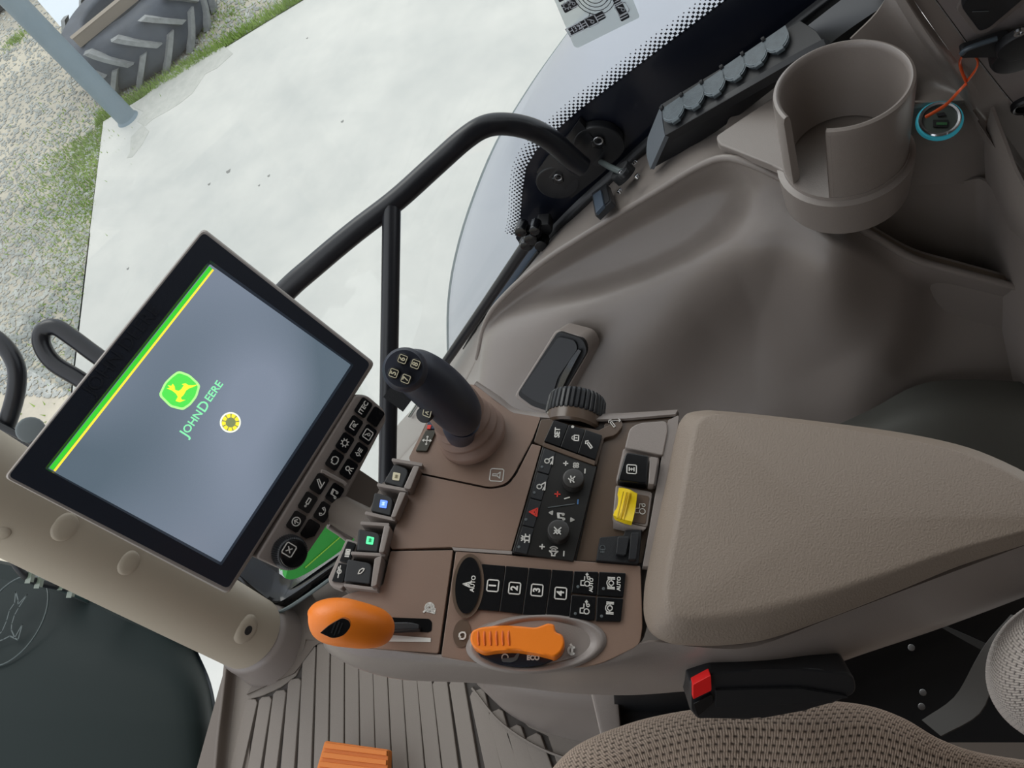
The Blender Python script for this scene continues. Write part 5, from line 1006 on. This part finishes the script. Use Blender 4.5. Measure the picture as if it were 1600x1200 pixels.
for (a, b, g_) in ((895, 752, 'fanface'), (872, 832, 'fanface')):
    kk = lathe('round_knob', PC.p(a+1, b+2, .002), PC.n, disc_prof(mpp*17.5, .009, .0018), mat('knob_satin', (52, 50, 48), .4) if 'knob_satin' not in MATS else MATS['knob_satin'], ck, 36)
    icon(IC[g_] if b < 800 else [[(-.8, -.8), (.8, .8)], [(-.8, .8), (.8, -.8)], [(-.8, 0), (0, .7), (0, -.7), (-.8, 0)]], PC.up(.0113), a-1, b-3, mpp*6.5, white, kk, wd=mpp*1.8)
U = PC.up(.0024)
for ic_, m_, a, b, s3, rt in (('plus', white, 884, 724, 6, 0), ('fan', white, 900, 727, 6, 0), ('minus', white, 914, 736, 6, 0), ('plus', redp, 871, 772, 7, 0), ('minus', white, 886, 778, 7, -1.2), ('minus', bluep, 903, 784, 6, 0), ('note', white, 877, 806, 7, 0), ('plus', white, 847, 854, 6, 0), ('speaker', white, 865, 861, 8, 0), ('minus', white, 881, 865, 6, 0), ('tri', white, 861, 801, 3, 0), ('tri', white, 894, 812, 3, 3.14)):
    icon(IC[ic_], U, a, b, mpp*s3, m_, ck, wd=mpp*2, rot=rt)
icon([[(-1, 0), (1, 0)]], U, 877, 790, mpp*21, dimgrey, ck, 'divider_line', wd=mpp*1.5, rot=math.pi/2-.13+3.14+.35)
# SET key group
sk_ = thing('set_key_group', 'black SET and padlock key group under the encoder wheel', 'keypad', PC.p(897, 690))
sq = [((865, 656), (888, 663), (875, 698), (850, 689)), ((889, 663), (914, 671), (902, 708), (876, 698)), ((915, 671), (941, 680), (930, 718), (903, 708))]
for i, q4 in enumerate(sq):
    kk = plate('key', [(x, y, 1.2) for x, y in q4], PC, .0036, .005, glossb, sk_, 1, .0008); U = PC.up(.0037)
    if i == 0: text('SET', U, 871, 676, mpp*12, white, kk, bold=.0002)
    else: icon(IC['lock' if i == 1 else 'slope'], U, *((898, 684), (921, 695))[i-1], mpp*8, white, kk, wd=mpp*1.8)
    if i == 1: lathe('indicator_lamp', U.p(895, 667), PC.n, disc_prof(mpp*2.6, .0004), white, kk, 12)
plate('trim_strip', [(850, 691), (930, 720), (929, 727), (848, 697)], PC, .0034, .004, gloss, sk_, 1, .001)
# encoder wheel
ew = thing('encoder_wheel', 'black ribbed encoder wheel on a glossy brown collar', 'dial', PC.p(893, 650))
ax_ = nrm(np.array((1, -.10, .0))+PC.n*.05); wc = PC.p(894, 674, -.0145); wr = mpp*51
lathe('collar', wc, ax_, [(wr*.90, .001), (wr*.97, .003), (wr*.97, .012), (wr*.9, .013)], gloss, ew, 48)
lathe('ribbed_rim', wc+ax_*.011, ax_, [(wr*.9, 0), (wr*1.0, .0005), (wr*1.02, .003), (wr*1.0, .016), (wr*.95, .0185), (wr*.85, .0195), (1e-5, .0195)], black, ew, 144, angle=18, rfun=lambda r, h, t: r*(1 if r < wr*.93 or int(t/6.28318*144+.5) % 4 else .94))

# ------------------------------------------------------------------ three switches by the pad
s1 = thing('black_power_switch', 'black rocker switch with boxed white symbol beside the armrest pad', 'switch', PC.p(992, 730))
plate('switch_housing', [(974, 699, 5), (1032, 708, 4), (1026, 760, 4), (962, 752, 5)], PC, .0025, .008, padside, s1, 4, .0015)
kk = plate('rocker', [(978, 706, 6), (1014, 712, 3), (1011, 756, 3), (965, 750, 4)], PC, .009, .010, glossb, s1, 4, .003, 3); icon([SQ, [(-.4, .5), (.4, .5)], [(-.4, -.5), (.4, -.5)], [(-.25, 0), (.25, 0)], [(0, -.5), (0, .5)]], PC.up(.0092), 987, 733, mpp*7.5, white, kk, wd=mpp*1.6)
plate('paddle', [(1016, 713, 2), (1029, 715, 2), (1022, 757, 2), (1013, 756, 2)], PC, .011, .010, beige, s1, 2, .001)
s2 = thing('yellow_switch', 'yellow ridged rocker switch between two black switches', 'switch', PC.p(985, 792))
plate('switch_housing', [(962, 757, 4), (1020, 768, 6), (1012, 824, 5), (957, 810, 4)], PC, .0028, .008, beige, s2, 4, .002)
plate('recess_plate', [(992, 771, 2), (1015, 775, 4), (1009, 819, 4), (986, 815, 2)], PC, .0034, .002, gloss, s2, 2, .0004)
surf('rocker', [[PC.p(*q) for q in ((967, 762, .006), (982, 765, .011), (995, 772, .011))], [PC.p(*q) for q in ((964, 777, .002), (979, 781, .008), (994, 786, .008))], [PC.p(*q) for q in ((961, 795, .002), (976, 799, .008), (991, 803, .008))], [PC.p(*q) for q in ((958, 805, .006), (973, 811, .011), (988, 815, .011))]], yellow, s2, 5, 5, .004)
for k in range(3):
    bm = bmesh.new(); add_tube(bm, [PC.p(974+k*5-j*3.2, 768+k*1.3+j*14, (.011, .0088, .0088, .011)[j]+.0002) for j in range(4)], .0006, 6); finish('grip_ridge', bm, mat('yellow_shade', (214, 178, 10), .5) if k == 0 else MATS['yellow_shade'], s2)
icon(IC['tractor'], PC.up(.0036), 1001, 794, mpp*9, white, s2, wd=mpp*1.1)
surf('scooped_foot', [[PC.p(*q) for q in ((957, 808, .004), (985, 818, .004), (1010, 824, .004))], [PC.p(*q) for q in ((958, 815, .003), (985, 825, .003), (1006, 829, .003))], [PC.p(*q) for q in ((958, 826, -.002), (985, 832, -.002), (1003, 832, -.002))]], padside, s2, 4, 4, .002)
s3_ = thing('black_lamp_switch', 'dark black scooped switch with faint lamp symbol at the channel end', 'switch', PC.p(968, 855))
plate('switch_body', [(937, 839, 3), (975, 836, 3), (976, 828, 3), (1003, 827, 3), (998, 881, 3), (931, 876, 3)], PC, .003, .008, blackm, s3_, 3, .001)
plate('rocker', [(965, 838, 3), (984, 838, 3), (978, 868, 3), (962, 866, 3)], PC, .0075, .006, black, s3_, 3, .002); plate('paddle', [(986, 832, 2), (999, 832, 2), (994, 874, 2), (982, 874, 2)], PC, .009, .006, black, s3_, 2, .002)
icon(IC['lamp'], PC, 943, 858, mpp*7.5, dimgrey, s3_, wd=mpp*1.2, h=.0034)

# ------------------------------------------------------------------ seat, buckle, backrest
def weave_surf(name, rows, m, parent, ku, kv, pu, pv, amp, cam_side=True):
    G_ = grid(rows, ku, kv); nu, nv = G_.shape[:2]
    du = np.zeros_like(G_); dv = np.zeros_like(G_); du[:, 1:-1] = G_[:, 2:]-G_[:, :-2]; du[:, 0] = du[:, 1]; du[:, -1] = du[:, -2]; dv[1:-1] = G_[2:]-G_[:-2]; dv[0] = dv[1]; dv[-1] = dv[-2]
    n_ = np.cross(du, dv); n_ /= np.linalg.norm(n_, axis=2, keepdims=True)+1e-9
    if (n_*(CAM-G_)).sum() < 0: n_ = -n_
    lu = np.concatenate([np.zeros((nu, 1)), np.cumsum(np.linalg.norm(np.diff(G_, axis=1), axis=2), 1)], 1); lv = np.concatenate([np.zeros((1, nv)), np.cumsum(np.linalg.norm(np.diff(G_, axis=0), axis=2), 0)], 0)
    lu = lu*0+lu.mean(0)[None, :]; r_ = np.floor(lv/pv); sh = (r_ % 2)*.5
    fu = (lu/pu+sh) % 1-.5; fv = (lv/pv) % 1-.5
    hole = np.exp(-((fu/.30)**2+(fv/.20)**2)); wv = (1-hole)*(.72+.28*np.cos(fu*2*math.pi*3+fv*4))
    G2_ = G_+n_*(wv*amp)[..., None]
    bm = bmesh.new(); add_grid(bm, G2_, 0); o = finish_keep(name, bm, m, parent, wv.reshape(-1)); return o
def finish_keep(name, bm, m, parent, att):
    org = WP[parent.name]
    for v in bm.verts: v.co -= Vector(org.tolist())
    for f in bm.faces: f.smooth = True
    bm.normal_update(); me = bpy.data.meshes.new(name); bm.to_mesh(me); bm.free(); me.materials.append(m)
    a = me.attributes.new('weave', 'FLOAT', 'POINT'); a.data.foreach_set('value', att.astype(np.float32)); return link(name, me, parent)
st_ = thing('driver_seat', 'taupe woven fabric driver seat cushion at the bottom right', 'seat', W(1250, 1250, .7))
rows_ = [[(850, 1230, .76), (900, 1172, .74), (990, 1136, .73), (1090, 1116, .72), (1180, 1108, .71), (1270, 1104, .70), (1350, 1112, .70), (1410, 1132, .70), (1470, 1165, .70), (1540, 1190, .70), (1680, 1210, .70)],
         [(850, 1225, .69), (900, 1170, .68), (990, 1131, .67), (1090, 1110, .66), (1180, 1101, .65), (1270, 1097, .645), (1350, 1104, .64), (1410, 1124, .64), (1470, 1158, .64), (1540, 1180, .64), (1680, 1200, .64)],
         [(870, 1240, .655), (925, 1188, .645), (1005, 1150, .635), (1095, 1130, .625), (1180, 1122, .62), (1270, 1118, .615), (1350, 1125, .61), (1410, 1144, .61), (1470, 1175, .61), (1540, 1195, .61), (1680, 1215, .61)],
         [(900, 1270, .64), (960, 1220, .63), (1030, 1188, .62), (1110, 1170, .61), (1190, 1163, .605), (1270, 1160, .60), (1350, 1165, .60), (1410, 1180, .60), (1470, 1205, .60), (1540, 1225, .60), (1680, 1240, .60)],
         [(960, 1400, .64), (1020, 1380, .63), (1080, 1360, .62), (1140, 1350, .61), (1200, 1345, .605), (1270, 1340, .60), (1350, 1340, .60), (1410, 1345, .60), (1470, 1350, .60), (1540, 1360, .60), (1680, 1370, .60)]]
rows_.append([(1000, 1800, .70), (1060, 1800, .68), (1120, 1800, .67), (1180, 1800, .66), (1230, 1800, .65), (1290, 1800, .65), (1350, 1800, .65), (1410, 1800, .65), (1470, 1800, .65), (1540, 1800, .65), (1680, 1800, .65)])
rows_ = [[(r_[0][0]-6, r_[0][1]+26, r_[0][2]+.10)]+r_ for r_ in rows_]
weave_surf('seat_cushion', [[W(*q) for q in r_] for r_ in rows_], fab, st_, 76, 60, .0064, .0056, .0013)
rows_ = []
for f_, d_ in ((1.0, .62), (.985, .575), (.93, .535), (.80, .505), (.5, .48), (.1, .47)):
    rows_.append([W(1690+148*f_*math.cos(t), 1052+(125 if math.sin(t) < 0 else 118)*f_*math.sin(t)*1.0, d_) for t in np.linspace(math.radians(100), math.radians(265), 12)])
weave_surf('backrest', rows_, fab2, st_, 44, 44, .0060, .0056, .0012)
# buckle
bu = thing('seat_belt_buckle', 'black seat belt buckle with red release button beside the seat', 'buckle', W(1200, 1085, .66))
nb = nrm(CAM-W(1200, 1090, .66)); PBu = Plane(W(1150, 1080, .525), RC @ np.array((1, .02, -.05)), RC @ np.array((0, .9, .45)))
if PBu.n.dot(CAM-PBu.o) < 0: PBu = Plane(PBu.o, -PBu.ex, PBu.ey)
plate('buckle_body', [(1078, 1066, 3), (1112, 1052, 4), (1180, 1046, 10), (1270, 1046, 20), (1335, 1054, 14), (1340, 1084, 14), (1280, 1106, 20), (1180, 1124, 10), (1090, 1124, 4), (1078, 1110, 4)], PBu, 0, .03, black, bu, 6, .004, 3)
plate('side_cover', [(1118, 1079, 2), (1250, 1076, 10), (1330, 1090, 10), (1250, 1100, 14), (1118, 1106, 3)], PBu, .002, .004, blackm, bu, 3, .0015)
plate('release_button', [(1083, 1070, 2), (1111, 1055, 2), (1112, 1079, 2), (1083, 1093, 2)], PBu, .0035, .006, redb, bu, 2, .001)
plate('tongue_slot', [(1084, 1100, 2), (1112, 1085, 2), (1116, 1098, 2), (1090, 1120, 2)], PBu, .0022, .003, glossb, bu, 2, .0006)
# dark seat structure behind the console
ds = thing('seat_suspension', 'black seat frame and levers between console and backrest', 'seat frame', W(1400, 1080, .85))
surf('frame_shell', [[W(a, b, .80) for a, b in ((960, 1085), (1080, 1075), (1220, 1040), (1350, 995), (1500, 935), (1640, 870))], [W(a, b, .88) for a, b in ((960, 1110), (1080, 1110), (1220, 1090), (1350, 1060), (1500, 1010), (1640, 960))], [W(a, b, .86) for a, b in ((960, 1160), (1080, 1160), (1220, 1160), (1350, 1160), (1500, 1160), (1640, 1160))]], blackm, ds, 4, 4, .01)
surf('webbing', [[W(a, b, c) for a, b, c in ((1440, 1125, .76), (1490, 1090, .74), (1520, 1040, .72), (1545, 1000, .71), (1580, 960, .71))], [W(a, b, c) for a, b, c in ((1470, 1150, .74), (1530, 1115, .72), (1555, 1060, .71), (1585, 1015, .70), (1620, 975, .70))]], mat('grey_webbing', (86, 84, 82), .8), ds, 4, 3, .003)
surf('bracket_blade', [[W(a, b, .78) for a, b in ((1470, 975), (1510, 992), (1550, 1010))], [W(a, b, .78) for a, b in ((1475, 983), (1510, 1003), (1545, 1022))]], mat('dark_steel', (70, 70, 70), .4), ds, 2, 2, .004)
for a, b in ((1424, 1012), (1442, 1082), (1440, 1104)): lathe('frame_bolt', W(a, b, .80), nrm(CAM-W(a, b, .8)), disc_prof(.0035, .003), steelm, ds, 12)

# ------------------------------------------------------------------ cab roof lining and unseen shade walls around the camera
rf = [(-.85, -.9), (.8, -.9), (.8, .4), (-.85, .4)]
bm = bmesh.new(); add_prism(bm, [np.array((a, b, 1.75)) for a, b in rf], (0, 0, 1), .06); tag(finish('ceiling', bm, mat('roof_lining', (120, 114, 106), .9)), kind='structure')
bm = bmesh.new(); add_prism(bm, [np.array((a, -.92, b)) for a, b in ((-.85, 0), (.8, 0), (.8, 1.75), (-.85, 1.75))], (0, 1, 0), .05); tag(finish('shade_wall_rear', bm, darkbeige), kind='structure')  # unseen opaque wall, raised to full height to darken the interior

bm = bmesh.new(); add_prism(bm, [np.array((-.86, a, b)) for a, b in ((-.9, 0), (.35, 0), (.35, 1.75), (-.9, 1.75))], (1, 0, 0), .04); tag(finish('shade_wall_left', bm, darkbeige), kind='structure')  # unseen opaque wall added to block light on the glazed door side
